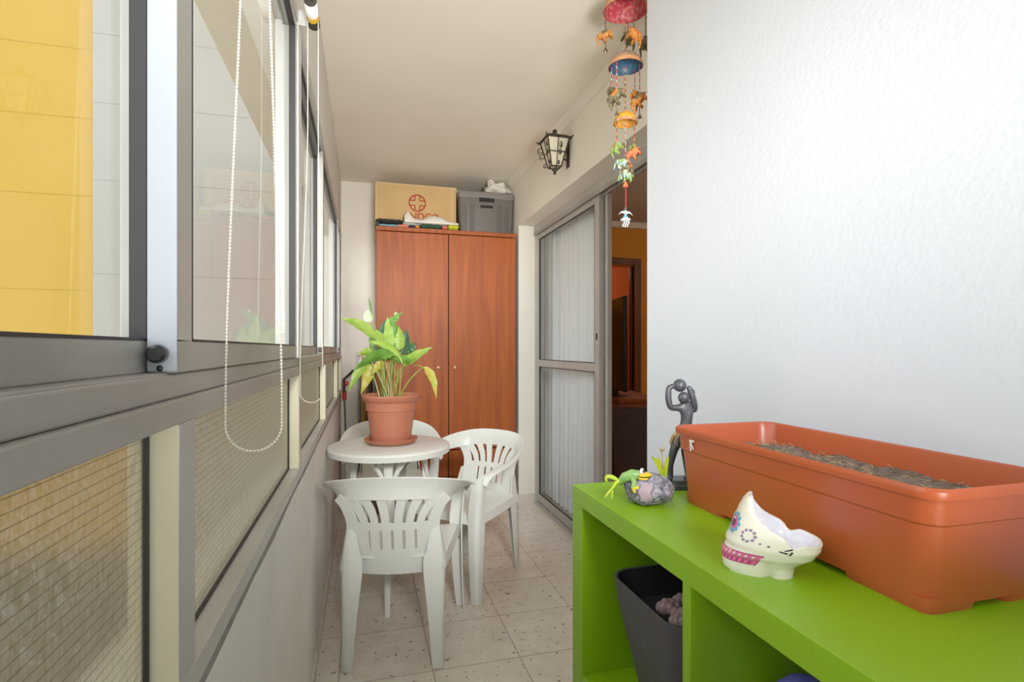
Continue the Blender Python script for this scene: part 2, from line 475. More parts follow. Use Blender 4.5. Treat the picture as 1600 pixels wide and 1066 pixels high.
# lower fixed lights, one window each
ends = [-1.38]+POST[1:]+[4.50]
for i in range(len(ends)-1):
    y0, y1 = ends[i], ends[i+1]
    w = empty('window_%d' % (i+1), (0, (y0+y1)/2, .85), kind='structure'); cy = (y0+y1)/2
    f = MB().use('alu')
    f.box(-.215, XI, y0-cy, y1-cy, -.005, .024)
    f.box(-.215, XI, y1-cy-.024, y1-cy+.023, .024, .278)
    f.use('alu_lit'); f.box(-.213, XI-.001, y1-cy-.026, y1-cy-.0235, .024, .278)  # thin sheet on the near side, coloured as if lit from outside
    if i: f.use('alu'); f.box(-.206, -.184, y0-cy+.023, y0-cy+.04, .024, .278)
    f.build('frame', None, w, smooth=False, bevel=.0012)
    g = MB().use('gasket')
    g.box(-.199, -.193, y0-cy+.02, y1-cy-.024, .023, .027); g.box(-.199, -.193, y1-cy-.030, y1-cy-.0255, .024, .278)
    g.build('gasket', None, w, smooth=False)
    p = MB().add([(GX, y0-cy+.02, .024), (GX, y1-cy-.026, .024), (GX, y1-cy-.026, .28), (GX, y0-cy+.02, .28)], [(0, 1, 2, 3)])
    p.build('wired_pane', 'wired', w, smooth=False)
# sliding sashes above
def sash(w, y0, y1, x, z0, z1, name='sash', sl=.038, sr=.038):
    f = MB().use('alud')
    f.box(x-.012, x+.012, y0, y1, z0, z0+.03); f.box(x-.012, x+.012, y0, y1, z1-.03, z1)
    f.use('alu'); f.box(x-.012, x+.012, y0, y0+sl, z0+.03, z1-.03); f.box(x-.012, x+.012, y1-sr, y1, z0+.03, z1-.03)
    s = f.build(name, None, w, smooth=False, bevel=.0015)
    g = MB().use('gasket')
    a0, a1, c0, c1 = y0+sl, y1-sr, z0+.03, z1-.03
    t = .003
    g.box(x-.002, x+.0122, a0, a1, c0, c0+t); g.box(x-.002, x+.0122, a0, a1, c1-t, c1)
    g.box(x-.002, x+.0122, a0, a0+t, c0, c1); g.box(x-.002, x+.0122, a1-t*2.2, a1, c0, c1)
    g.build('gasket', None, s, smooth=False)
    p = MB().add([(x, a0, c0), (x, a1, c0), (x, a1, c1), (x, a0, c1)], [(0, 1, 2, 3)])
    p.build('glass_pane', 'glass', s, smooth=False)
    return s
ZB, ZT = 1.175, 2.075
def upper(n, y0, ym, y1, knob=False):
    w = empty('window_%d' % n, (0, 0, 0), kind='structure')
    f = MB().use('alu')
    f.box(-.225, XI, y0, y1, ZT, 2.105)                         # head
    f.use('alul'); f.box(-.225, XI+.001, y1-.052, y1, ZB, ZT)
    f.box(-.225, XI+.001, y0, y0+.012, ZB, ZT)
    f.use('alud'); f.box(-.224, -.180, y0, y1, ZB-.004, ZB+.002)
    f.build('frame', None, w, smooth=False, bevel=.0015)
    t = MB().use('gasket')
    for x in (-.186, -.203): t.box(x-.0035, x+.0035, y0, y1-.052, ZT-.012, ZT+.001)
    t.build('track', None, w, smooth=False)
    sash(w, y0+.012, ym+.022, -.2105, ZB+.002, ZT-.004)
    s2 = sash(w, ym-.026, y1-.052, -.1835, ZB+.002, ZT-.004, sl=.047)
    if knob:
        k = MB().lathe([(.0, -.0135), (.006, -.0135), (.0085, -.011), (.0088, -.004), (.0065, 0)], 20, T=Matrix.Translation((-.1855, ym-.027, 1.195)) @ Matrix.Rotation(-PI/2, 4, 'X') @ Matrix.Scale(1, 4))
        k.build('knob', 'blackp', s2)
        k = MB().ell((-.1855, ym-.027, 1.1815), (.003, .002, .003)); k.build('screw', 'blackp', s2)
        l = MB().use('stile'); l.box(-.1958, -.1712, ym-.0272, ym-.0262, ZB+.004, ZT-.006); l.build('stile_face', None, s2, smooth=False)  # thin plate coloured for the sky light on this side
    else:
        k = MB().box(-.190, -.1700, ym-.035, ym-.027, 1.185, 1.205); k.build('latch', 'blackp', s2, bevel=.002)
upper(6, -.42, .604, 1.585, True)
upper(7, 1.585, 2.52, 3.86)
upper(8, 3.86, 4.2, 4.50)
# ---- eave of the storey above, seen through the glass
b = MB().box(-.60, -.31, -1.4, 4.6, 2.48, 2.58); struct('trim_4', b, 'eave', smooth=False)

# ---- neighbouring building across the courtyard
nb = empty('neighbouring_building', (-2.335, 4.55, -3), label='neighbouring building with yellow and pale grey render seen through the left windows', cat='building')
b = MB().box(-4.0, .45, 0, .3, 2.75, 9); b.build('yellow_wall', 'yellow', nb, smooth=False)
b = MB().box(.455, 2.02, -.02, .3, 1.5, 9); b.build('grey_wall', 'greyw', nb, smooth=False)
b = MB().box(-4.0, .45, -.04, .3, 0, 2.75); b.build('plinth', 'plinth', nb, smooth=False)
for z in (3.45, 3.95, 4.62, 5.30, 5.86, 6.36, 6.86):
    b = MB().use('joint'); b.box(-4.0, .45, -.0015, .01, z, z+.004)
    b.use('jointg'); b.box(.455, 2.02, -.0215, .01, z+.12, z+.125); b.build('joint_line', None, nb, smooth=False)
b = MB().box(-9, -.8, -2, 4.5, -3.2, -3.0); struct('ground', b, 'pave', smooth=False)

# ---- roller blinds with bead chains
def blind(y0, y1, yc, label, zc, xl, xr):
    t = empty('roller_blind', (-.128, y1, 2.07), label=label, cat='roller blind', group='roller blinds over the windows')
    L = y1-y0; r = .0155
    R = MB()
    bands = [('blindk', .032), ('blindy', .018), ('blindw', .055), ('blindk', .034), ('blindy', .035), ('blindw', .1), ('blindk', .04), ('blindy', .04)]
    y = 0
    for key, w in bands+[('blindw', L-sum(x[1] for x in bands))]:
        R.use(key); R.tube([(0, -y, 0), (0, -y-w, 0)], r, 20, caps=(key == 'blindk')); y += w
    R.build('roll', None, t)
    for yb_ in (.001, -L-.004):
        bk = MB().box(-.040, .010, yb_, yb_+.003, -.004, .036); bk.build('bracket', 'alul', t, smooth=False, bevel=.001)
    ch = MB()
    top = .0; xm = 0
    yl = yc-y1
    zb = zc-2.07
    rad = (xr-xl)/2; cx = (xl+xr)/2+.128
    path = []
    n1 = 40
    for k in range(n1+1):       # left strand down
        q = k/n1; z = -q*(2.07-(zc+rad)); e = min(1, max(0, (-z-.30)/.62)) ; e = e*e*(3-2*e)*.45+e*.55
        path.append((xm-.013+( (cx-rad)-(xm-.013))*e, yl, z))
    for k in range(1, 24):
        a = PI+PI*k/24
        path.append((cx+rad*math.cos(a), yl, zb+rad+rad*1.0*math.sin(a)))
    for k in range(n1+1):
        q = 1-k/n1; z = -q*(2.07-(zc+rad)); e = min(1, max(0, (-z-.30)/.62)); e = e*e*(3-2*e)*.45+e*.55
        path.append((xm+.013+((cx+rad)-(xm+.013))*e, yl, z))
    ch.tube(path, .0006, 4)
    acc = 0; step = .0043
    for i in range(len(path)-1):
        a, c = Vector(path[i]), Vector(path[i+1]); d = (c-a).length
        while acc < d:
            ch.ell(a.lerp(c, acc/d), .0017, 6, 5); acc += step
        acc -= d
    ch.build('bead_chain', 'beadw', t)
    return t
blind(-.45, .735, .72, 'rolled blind with long beaded pull chain hanging before the nearest window post', 1.074, -.1615, -.098)
blind(.78, 1.53, 1.5, 'rolled blind with black and yellow striped end and bead chain above the second window', 1.058, -.160, -.104)

# ------------------------------------------------------------------ terrace door and the room behind
DX = 1.32
d = empty('door_1', (DX, 2.9, 0), kind='structure')
f = MB().use('alu')
f.box(-.045, .05, -1.28, 1.07, 2.10, 2.15); f.box(-.035, .012, 1.035, 1.07, 0, 2.10); f.box(-.045, .05, -1.28, 1.07, 0, .022)
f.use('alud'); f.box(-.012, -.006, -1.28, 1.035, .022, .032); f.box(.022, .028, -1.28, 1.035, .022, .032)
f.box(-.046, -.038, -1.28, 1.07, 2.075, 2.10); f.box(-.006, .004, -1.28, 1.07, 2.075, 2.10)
f.build('frame', None, d, smooth=False, bevel=.002)
def leaf_door(name, y0, y1, x):
    f = MB().use('alu')
    f.box(x-.014, x+.014, y0, y0+.062, .03, 2.09); f.box(x-.014, x+.014, y1-.045, y1, .03, 2.09)
    f.box(x-.014, x+.014, y0+.062, y1-.045, 2.04, 2.09); f.box(x-.014, x+.014, y0+.062, y1-.045, .03, .09); f.box(x-.014, x+.014, y0+.062, y1-.045, 1.065, 1.115)
    s = f.build(name, None, d, smooth=False, bevel=.002)
    for z0, z1 in ((.09, 1.065), (1.115, 2.04)):
        g = MB().use('gasket')
        for (a0, a1, c0, c1) in ((y0+.062, y1-.045, z0, z0+.005), (y0+.062, y1-.045, z1-.005, z1), (y0+.062, y0+.067, z0, z1), (y1-.052, y1-.045, z0, z1)):
            g.box(x-.0145, x-.002, a0, a1, c0, c1)
        g.build('gasket', None, s, smooth=False)
        p = MB().add([(x, y0+.062, z0), (x, y1-.045, z0), (x, y1-.045, z1), (x, y0+.062, z1)], [(0, 1, 2, 3)]); p.build('glass_pane', 'glass', s, smooth=False)
    l = MB().box(x-.018, x-.0135, y0+.024, y0+.036, 1.25, 1.29); l.build('lock', 'blackp', s, smooth=False)
    return s
leaf_door('sliding_leaf', -.09, 1.035, -.012)
b = MB().box(.013, .041, -.118, -.085, .03, 2.09); b.build('interlock_stile', 'alu', d, smooth=False, bevel=.002)

def curtain(name, mat, y0, y1, x, z0, z1, amp, waves, label, flare=0):
    def fn(u, v):
        z = z0+(z1-z0)*v; y = y0+(y1-y0)*u-flare*(1-v)**1.6*(1-u)
        ph = waves*2*PI*u+1.3*noise.noise(Vector((u*6, v*1.2, 3)))
        return (x+amp*math.sin(ph)*(1.1-.35*v)+.006*noise.noise(Vector((u*20, v*3, 1))), y+.006*math.sin(ph*.5+v), z)
    b = MB().grid(fn, waves*10+1, 20)
    return tag(b.build(name, mat), label, 'curtain')
curtain('sheer_curtain', 'curtain', 3.06, 4.55, 1.425, .03, 2.30, .018, 17, 'sheer white pleated curtain behind the closed glass sliding leaf')
curtain('side_curtain', 'curtaind', 3.10, 3.20, 1.468, .02, 2.30, .014, 3, 'heavier off-white curtain edge bunched beside the open doorway', flare=.085)

# room shell
b = MB().box(1.42, 4.7, 1.0, 6.7, 2.46, 2.55); struct('ceiling_room', b, 'bceil', smooth=False)
b = MB().box(1.42, 2.33, 4.85, 4.95, 0, 2.46); b.box(2.64, 4.7, 4.85, 4.95, 0, 2.46); b.box(2.33, 2.64, 4.85, 4.95, 2.03, 2.46)
struct('wall_room_far', b, 'oran', smooth=False)
b = MB().box(4.6, 4.7, 1.0, 6.7, 0, 2.46); struct('wall_room_side', b, 'oran', smooth=False)
b = MB().box(1.42, 4.7, .95, 1.05, 0, 2.46); struct('wall_room_near', b, 'oran', smooth=False)
b = MB().box(1.42, 4.7, 6.5, 6.6, 0, 2.46); struct('wall_room_rear', b, 'oran2', smooth=False)
b = MB().box(1.42, 1.52, 4.62, 6.6, 0, 2.46); struct('wall_room_left', b, 'oran2', smooth=False)
b = MB().box(1.42, 4.6, 4.80, 4.85, 2.40, 2.46); struct('trim_5', b, 'wallw', bevel=.01)
d2 = empty('door_2', (2.485, 4.85, 0), kind='structure')
f = MB(); f.box(-.2, -.125, -.02, .10, 0, 2.10); f.box(.125, .2, -.02, .10, 0, 2.10); f.box(-.125, .125, -.02, .10, 2.035, 2.10)
f.box(-.15, -.115, .02, .06, 0, 2.035); f.box(.105, .125, .02, .06, 0, 2.035)
f.build('door_frame', 'brown', d2, smooth=False, bevel=.005)

# things in the room
tvr = empty('television', (2.075, 4.02, .84), rz=math.atan2(.6, .13), label='large black television screen in the orange room beyond the open door', cat='television')
b = MB().box(0, .72, -.035, 0, 0, .80); b.build('casing', 'blackp', tvr, bevel=.006)
b = MB().box(.012, .708, .0005, .002, .014, .786); b.build('screen', 'tv', tvr, smooth=False)
b = MB().box(.28, .44, -.03, -.005, -.04, 0); b.box(.16, .56, -.08, .05, -.05, -.04); b.build('stand', 'blackp', tvr, bevel=.003)
cab = empty('sideboard', (2.075, 4.02, 0), rz=math.atan2(.6, .13), label='orange wood sideboard under the television', cat='sideboard')
b = MB().box(-.04, .80, -.30, .055, .755, .79); b.build('top', 'wardd', cab, bevel=.004)
b = MB().box(-.03, .79, -.29, .045, .06, .755); b.build('carcass', 'wardd', cab, bevel=.003)
for x in (-.02, .385):
    q = MB().box(x, x+.395, .045, .06, .08, .74); dd = q.build('door', 'ward', cab, bevel=.003)
    q = MB().ell((x+.2, .067, .45), .01); q.build('knob', 'brass', dd)
for x in (0, .76):
    for y in (-.27, .02):
        q = MB().lathe([(.012, 0), (.018, .06)], 10, T=Matrix.Translation((x, y, 0)), cap0=True); q.build('leg', 'wardd', cab)
ac = empty('armchair', (1.93, 3.36, 0), rz=math.radians(-25), label='dark brown armchair inside the room, seen through the open door', cat='armchair')
def cushion(x0, x1, y0, y1, z0, z1, name, r=.03):
    q = MB().box(x0, x1, y0, y1, z0, z1); o = q.build(name, 'seatb', ac, bevel=r); o.modifiers['bevel'].segments = 4; return o
cushion(-.26, .145, -.06, .06, .30, .79, 'backrest'); cushion(-.26, .145, .06, .52, .26, .44, 'seat'); cushion(-.34, -.26, -.06, .5, .2, .56, 'armrest'); cushion(.09, .145, .06, .5, .44, .58, 'armrest', .02)
for x in (-.30, .11):
    for y in (-.03, .46):
        q = MB().lathe([(.014, 0), (.022, .26)], 10, T=Matrix.Translation((x, y, 0)), cap0=True); q.build('leg', 'brown', ac)

# ------------------------------------------------------------------ wardrobe
wd = empty('wardrobe', (.09, 3.97, 0), label='tall orange wood wardrobe with two doors and drawers against the back wall', cat='wardrobe')
W, D, H = 1.042, .53, 2.085
b = MB().use('wardd'); b.box(0, .018, .018, D, 0, H-.03); b.box(W-.018, W, .018, D, 0, H-.03); b.box(.018, W-.018, D-.01, D, .04, H-.03); b.box(.018, W-.018, .03, D-.01, .04, .055)
b.box(.018, W-.018, .03, D-.01, .437, .453); b.box(W/2-.009, W/2+.009, .03, D-.01, .055, H-.03)
b.use('gap'); b.box(.018, W-.018, .022, .03, .02, H-.03); b.use('wardd'); b.box(.0, W, .03, .045, 0, .035)
b.build('carcass', None, wd, smooth=False)
b = MB().box(-.004, W+.004, -.004, D, H-.030, H); b.build('top_board', 'ward', wd, bevel=.003)
for i, (x0, x1) in enumerate(((.003, W/2-.0035), (W/2+.0035, W-.003))):
    q = MB().box(x0, x1, 0, .018, .449, H-.036); dr = q.build('door', 'ward', wd, bevel=.0025)
    kx = W/2-.072 if i == 0 else W/2+.05
    q = MB().lathe([(0, -.004), (.009, -.0035), (.011, 0)], 16, T=Matrix.Translation((kx, 0, 1.058)) @ Matrix.Rotation(PI/2, 4, 'X') @ Matrix.Rotation(math.radians(-28 if i == 0 else 20), 4, 'Z') @ Matrix.Diagonal((1.5 if i == 0 else .9, .9 if i == 0 else 1.5, -1, 1)))
    q.ell((kx+(.002 if i else 0), -.012, 1.056), (.011, .008, .009) if i == 0 else (.008, .008, .012)); q.build('handle', 'brass', dr)
    for (z0, z1) in ((.249, .439), (.040, .243)):
        q = MB().box(x0, x1, 0, .018, z0, z1); dw = q.build('drawer', 'ward', wd, bevel=.0025)
        q = MB().lathe([(.004, 0), (.004, .012), (.010, .018), (.009, .024), (0, .026)], 14, T=Matrix.Translation(((x0+x1)/2, 0, (z0+z1)/2-.01)) @ Matrix.Rotation(PI/2, 4, 'X')); q.build('knob', 'brass', dw)

# ---- on top of the wardrobe
WT = 2.0855
cb = empty('cardboard_box', (.39, 4.30, WT), label='long cardboard box with red round cross emblem on top of wardrobe', cat='box')
b = MB().use('carton'); b.box(-.303, .305, -.17, .17, 0, .362)
b.build('carton', None, cb, smooth=False, bevel=.003)
b = MB().use('cartonl'); b.box(-.304, .306, -.1715, .171, .355, .3635); b.box(.268, .276, -.1712, -.1695, .001, .355); b.box(-.3045, -.296, -.1712, -.1695, .001, .355); b.build('flap_edge', None, cb, smooth=False)
e = MB()
def emb(x, z): return (x, -.1708, z)
cx, cz, ro, ri = .006, .225, .066, .056
n = 48
e.add([emb(cx+r*math.cos(2*PI*k/n), cz+r*math.sin(2*PI*k/n)) for r in (ri, ro) for k in range(n)], [(k, (k+1) % n, n+(k+1) % n, n+k) for k in range(n)])
for qx in (1, -1):
    for qz in (1, -1):
        g = .014
        outer = [(g, g)]
        a0 = math.asin(g/(ri+.002)); 
        for k in range(9):
            a = a0+(PI/2-2*a0)*k/8; outer.append(((ri+.002)*math.cos(a), (ri+.002)*math.sin(a)))
        # quadrant as an outlined wedge: outer border of red
        inn = [(g+.009+(p[0]-g)*.62, g+.009+(p[1]-g)*.62) for p in outer]
        m = len(outer)
        e.add([emb(cx+qx*p[0], cz+qz*p[1]) for p in outer]+[emb(cx+qx*p[0], cz+qz*p[1]) for p in inn], [(k, (k+1) % m, m+(k+1) % m, m+k) for k in range(m)])
e.build('emblem', 'red', cb, smooth=False)
tcu = bpy.data.curves.new('lettering', 'FONT'); tcu.body = 'ANDCO'; tcu.size = .075; tcu.align_x = 'CENTER'; tcu.offset = .0012
to = bpy.data.objects.new('lettering_source', tcu); COL.objects.link(to)
dg = bpy.context.evaluated_depsgraph_get(); dg.update()
me = bpy.data.meshes.new_from_object(to.evaluated_get(dg)); bpy.data.objects.remove(to)
me.materials.clear(); me.materials.append(MAT['red'])
lo = bpy.data.objects.new('lettering', me); COL.objects.link(lo); lo.parent = cb; lo.location = (.035, -.1708, .098); lo.rotation_euler = (PI/2, 0, 0)

co = empty('storage_box', (.925, 4.22, WT), label='dark grey lidded plastic storage box on right side of wardrobe top', cat='storage box')
def cbody():
    b = MB(); 
    loops = []
    for z, k in ((0, .94), (.01, .95), (.290, 1.0)): loops.append(rrect(.217*k, .148*k, .018, z))
    b.loft(loops, closed_bot=True)
    for x in (-.20, -.19, -.18, -.17, -.16, -.13, -.12, -.11, -.10, .09, .10, .11, .12, .15, .16, .17, .18):
        b.box(x-.0022, x+.0022, -.1505, -.139, .012, .235)
    return b
cbody().build('body', 'cool', co, angle=30)
b = MB().loft([rrect(.222, .152, .02, .284), rrect(.224, .154, .02, .30), rrect(.222, .152, .02, .330), rrect(.210, .14, .02, .338)], closed_top=True, closed_bot=True); b.build('lid', 'cooll', co, angle=30)
b = MB().box(-.06, .06, -.1545, -.13, .256, .288); b.box(-.05, .05, -.152, -.13, .21, .23); b.build('handle', 'bpoti', co, bevel=.003)

def lump(name, mat, loc, r, label, cat, seed=0, amp=.35, sc=3., zmin=None, nu=36, nv=22, rz=0):
    def fn(u, v):
        a = 2*PI*u; t = PI*(v-.5)*.996
        p = Vector((math.cos(a)*math.cos(t), math.sin(a)*math.cos(t), math.sin(t)))
        k = 1+amp*noise.noise(p*sc*.5+Vector((seed, 0, 0)))+amp*.45*noise.noise(p*sc*1.6+Vector((seed, 5, 0)))
        z = p.z*k*r[2]+r[2]
        return (p.x*k*r[0], p.y*k*r[1], max(0, z))
    b = MB().grid(fn, nu, nv, cu=True)
    o = b.build(name, mat, loc=loc, angle=70, rot=(0, 0, rz))
    return tag(o, label, cat)
bagr = empty('plastic_bag', (1.035, 4.20, 2.4245), label='crumpled white plastic bag on top of the grey storage box', cat='bag')
o = lump('bag_body', 'bag', (0, 0, 0), (.098, .075, .054), None, None, 2, .45, 4.); o.parent = bagr
b = MB().tube(bez([(-.06, -.03, .05), (-.12, -.05, .13), (-.02, -.06, .14), (-.02, -.04, .05)], 12), .009, 8, flat=.5); b.build('bag_handle', 'bag', bagr)

# a pile of folded fabric and a bag on the front left of the wardrobe top
def fold(name, mat, x0, x1, y0, y1, z0, z1, label, seed, cat='cloth'):
    def fn(u, v):
        a = 2*PI*v
        h = (z1-z0)/2
        y = (y0+y1)/2+(y1-y0)/2*math.cos(a); z = h+h*math.sin(a)*(1+.25*noise.noise(Vector((u*7, v*2, seed))))
        e = min(1, u*9, (1-u)*9)**.5
        return ((x0+(x1-x0)*u)-x0, y-y0, (z-h)*e+h+.15*h*noise.noise(Vector((u*9, seed, 2))))
    b = MB().grid(fn, 26, 14, cv=True)
    zs = min(v.z for v in b.v)
    for v in b.v: v.z -= zs
    return tag(b.build(name, mat, loc=(x0, y0, z0), angle=60), label, cat)
fold('folded_cloth', 'lblue', .10, .31, 3.985, 4.10, WT, WT+.024, 'light blue folded cloth under the black pouch on wardrobe top', 1)
fold('folded_cloth', 'salmon', .24, .318, 3.966, 3.983, WT, WT+.018, 'small salmon cloth edge at the wardrobe front beside navy cloth', 2)
fold('folded_cloth', 'navy', .322, .366, 3.97, 4.10, WT, WT+.026, 'navy cloth between salmon and orange cloths on wardrobe top', 3)
fold('folded_cloth', 'orange', .369, .398, 3.97, 4.10, WT, WT+.024, 'small orange cloth between navy and dark green cloths', 4)
fold('folded_cloth', 'dgreen', .401, .562, 3.97, 4.115, WT, WT+.040, 'dark green folded cloth in front of the cardboard box', 5)
fold('folded_cloth', 'salmon', .566, .606, 3.975, 4.10, WT, WT+.036, 'salmon cloth between dark green and lime cloths on wardrobe top', 6)
fold('folded_cloth', 'lime', .610, .692, 3.97, 4.10, WT, WT+.046, 'crumpled lime yellow cloth beside the grey storage box', 7)
fold('pouch', 'dark', .085, .283, 3.985, 4.11, WT+.0275, WT+.062, 'flat black zipped pouch on light blue cloth, left end of wardrobe top', 8, 'pouch')
def pbag(u, v):
    x = .29+(.69-.29)*u
    prof = .035+.060*math.exp(-((u-.07)/.09)**2)+.045*math.exp(-((u-.58)/.22)**2)-.01*u
    a = PI*v
    y = 4.118-.058*math.cos(a)*1.0; y = 4.055+.068*math.cos(a)
    n = noise.noise(Vector((u*14, v*4, 2)))*.010
    return (x-.29, y-4.05, max(.002, math.sin(a)*(prof+n)))
b = MB().grid(pbag, 44, 12); tag(b.build('plastic_bag', 'bag', loc=(.29, 4.05, WT+.041), solid=.002, angle=60), 'crumpled white plastic bag lying in front of the cardboard box lettering', 'bag')
b = MB().use('dgreen'); b.tube([(0, 0, 0), (0, .22, 0)], .0135, 14); b.use('dark'); b.tube([(0, -.004, 0), (0, 0, 0)], .011, 14)
tag(b.build('rolled_mat', None, loc=(.095, 3.955, WT+.0135)), 'dark green rolled tube end poking out at the left corner of the wardrobe top', 'roll')

# ------------------------------------------------------------------ table
TX, TY, TZ = .126, 2.715, .73
tb = empty('round_table', (TX, TY, 0), label='small round white plastic table between the three chairs', cat='table')
b = MB().lathe([(0, TZ-.0005), (.20, TZ), (.279, TZ), (.290, TZ-.003), (.296, TZ-.012), (.293, TZ-.036), (.288, TZ-.036), (.288, TZ-.012), (.2, TZ-.010), (0, TZ-.010)], 64); b.build('tabletop', 'chair', tb)
def tleg(ang):
    q = MB()
    T = Matrix.Rotation(ang, 4, 'Z')
    loops = []
    for t, r_, w, dp in ((0, .258, .020, .016), (.3, .220, .026, .02), (.55, .186, .030, .022), (.8, .174, .034, .026), (1, .168, .040, .032)):
        z = t*(TZ-.012)
        loops.append([(r_+dp*.25, w*.55, z), (r_+dp*.45, w*.3, z), (r_+dp*.45, -w*.3, z), (r_+dp*.25, -w*.55, z), (r_-dp*.55, -w*.6, z), (r_-dp*.45, -w*.42, z), (r_+dp*.1, -w*.4, z), (r_+dp*.1, w*.4, z), (r_-dp*.45, w*.42, z), (r_-dp*.55, w*.6, z)])
    q.loft(loops, closed_top=True, closed_bot=True, T=T)
    for sgn in (1, -1):
        pts = bez([(.182, sgn*.012, TZ-.17), (.176, sgn*.03, TZ-.10), (.16, sgn*.08, TZ-.05), (.13, sgn*.115, TZ-.013)], 8)
        q.tube(pts, [.009, .010, .010, .011, .012, .012, .013, .013, .013], 6, T=T)
    return q
for a in (-95, -5, 85, 175):
    tleg(math.radians(a)).build('leg', 'chair', tb)

# ------------------------------------------------------------------ monobloc chairs
def BS(x, z): return Vector((x, -.205-(z-.40)*.24+1.25*x*x, z))
def strip(mb, pts, ws, n=3):                 # pts in (x,z); widths along x of the shell
    pts = spline(pts, 4); k = len(pts)
    wss = [ws[0]+(ws[1]-ws[0])*i/(k-1) for i in range(k)]
    def fn(u, v):
        i = round(u*(k-1)); x, z = pts[i]
        a = pts[max(0, i-1)]; c = pts[min(k-1, i+1)]; tx, tz = c[0]-a[0], c[1]-a[1]; l = math.hypot(tx, tz) or 1
        o = (v-.5)*wss[i]
        return BS(x+o*tz/l, z-o*tx/l)
    mb.grid(fn, k, n)
BAND = [(0, -.276, .692, .044, 0), (.09, -.266, .690, .044, 4), (.165, -.239, .681, .044, 12), (.230, -.165, .664, .042, 32), (.264, -.055, .640, .035, 58), (.277, .05, .622, .029, 80), (.275, .14, .608, .027, 90), (.266, .195, .592, .027, 104), (.256, .222, .560, .027, 150)]
BANDS = spline(BAND, 5)
def band_pts(seg, s):
    def fn(u, v):
        i = round(u*(len(seg)-1)); x, y, z, hw, a = seg[i]
        gi = BANDS.index(seg[i]); j = BANDS[min(gi+1, len(BANDS)-1)]; h = BANDS[max(gi-1, 0)]
        t = Vector((j[0]-h[0], j[1]-h[1], j[2]-h[2])).normalized() if gi else Vector((1, 0, 0))
        up = Vector((0, -.2, 1)); up = (up-t*up.dot(t)).normalized(); side = t.cross(up)
        A = math.radians(a); wd_ = up*math.cos(A)-side*math.sin(A)*-1
        p = Vector((x, y, z))+wd_*hw*(2*v-1)+(t.cross(wd_))*.006*(2*v-1)**2
        return (p.x*s, p.y, p.z)
    return fn
def make_chair(label):
    root = empty('plastic_armchair', label=label, cat='chair', group='white plastic armchairs round the table')
    # seat
    def sfn(u, v):
        # u across -1..1 with rolled edges, v front..back
        U = 2*u-1; y = .235-.44*v
        hw = .228-.045*v
        ex = max(0, (abs(U)-.88)/.12); ey = max(0, (.10-v)/.10)
        x = U/.88*hw if abs(U) < .88 else math.copysign(hw+.012*math.sin(ex*PI/2), U)
        z = .402-.016*math.exp(-((U)/.6)**2)*math.sin(PI*min(1, max(0, v*1.1)))-.045*ex*ex-.040*ey*ey+.012*v*v
        return (x, y+.01*math.sin(ey*PI/2), z)
    MB().grid(sfn, 25, 19).build('seat', 'chair', root, solid=.006, angle=60)
    # backrest: shell with slots
    k = MB()
    cen = [p for p in BANDS if p[0] <= .172]
    for s in (1, -1): k.grid(band_pts(cen, s), len(cen), 5)
    for s in (1, -1):
        strip(k, [(s*.022, .542), (s*.028, .60), (s*.042, .668)], (.028, .036))
        strip(k, [(s*.062, .542), (s*.074, .60), (s*.108, .665)], (.026, .034))
        strip(k, [(s*.100, .542), (s*.118, .595), (s*.166, .655)], (.026, .034))
        strip(k, [(s*.150, .40), (s*.148, .50), (s*.156, .57), (s*.18, .62), (s*.205, .645)], (.05, .034))
        strip(k, [(s*.116, .44), (s*.116, .54)], (.054, .054))
        strip(k, [(s*.021, .44), (s*.021, .54)], (.031, .031)); strip(k, [(s*.064, .44), (s*.064, .54)], (.033, .033))
    def pan(z0, z1, hw0, hw1):
        k.grid(lambda u, v: BS((2*u-1)*(hw0+(hw1-hw0)*v), z0+(z1-z0)*v), 13, 5)
    pan(.525, .552, .150, .150); pan(.345, .445, .150, .150)
    k.build('backrest', 'chair', root, solid=.006, angle=60)
    for s in (1, -1):
        arm = BANDS[len(cen)-1:]
        MB().grid(band_pts(arm, s), len(arm), 5).build('armrest', 'chair', root, solid=.006, angle=60)
        # front leg
        def lfn(path, w0, w1, sx, sy):
            pth = spline(path, 4)
            prof = [(-1, 0), (-.5, .0), (-.14, 0), (0, -.14), (0, -.5), (0, -1)]
            def fn(u, v):
                i = round(u*(len(pth)-1)); x, y, z, w = pth[i]
                px, py = prof[round(v*5)]
                return (s*(x+px*w*sx), y+py*w*sy, z)
            return MB().grid(fn, len(pth), 6)
        lfn([(.262, .232, .585, .046), (.256, .238, .50, .052), (.250, .242, .40, .056), (.252, .25, .2, .046), (.258, .258, 0.003, .034)], 0, 0, 1, 1).build('leg', 'chair', root, solid=.006, angle=60)
        lfn([(.172, -.206, .52, .03), (.184, -.212, .44, .06), (.190, -.216, .38, .078), (.186, -.224, .2, .055), (.184, -.232, 0.003, .036)], 0, 0, 1, -1).build('leg', 'chair', root, solid=.006, angle=60)
    return root
chair = make_chair('white plastic armchair in the foreground with its back to the camera')
chair.location = (.148, 2.268, 0); chair.rotation_euler = (0, 0, math.radians(-11))
c2 = copy_tree(chair); c2['label'] = 'white plastic armchair right of the table, in front of the glass door'
c2.location = (.530, 2.812, 0); c2.rotation_euler = (0, 0, math.radians(90+42))
c3 = copy_tree(chair); c3['label'] = 'white plastic armchair behind the table, partly hidden by the potted plant'
c3.location = (.165, 3.36, 0); c3.rotation_euler = (0, 0, math.radians(180))

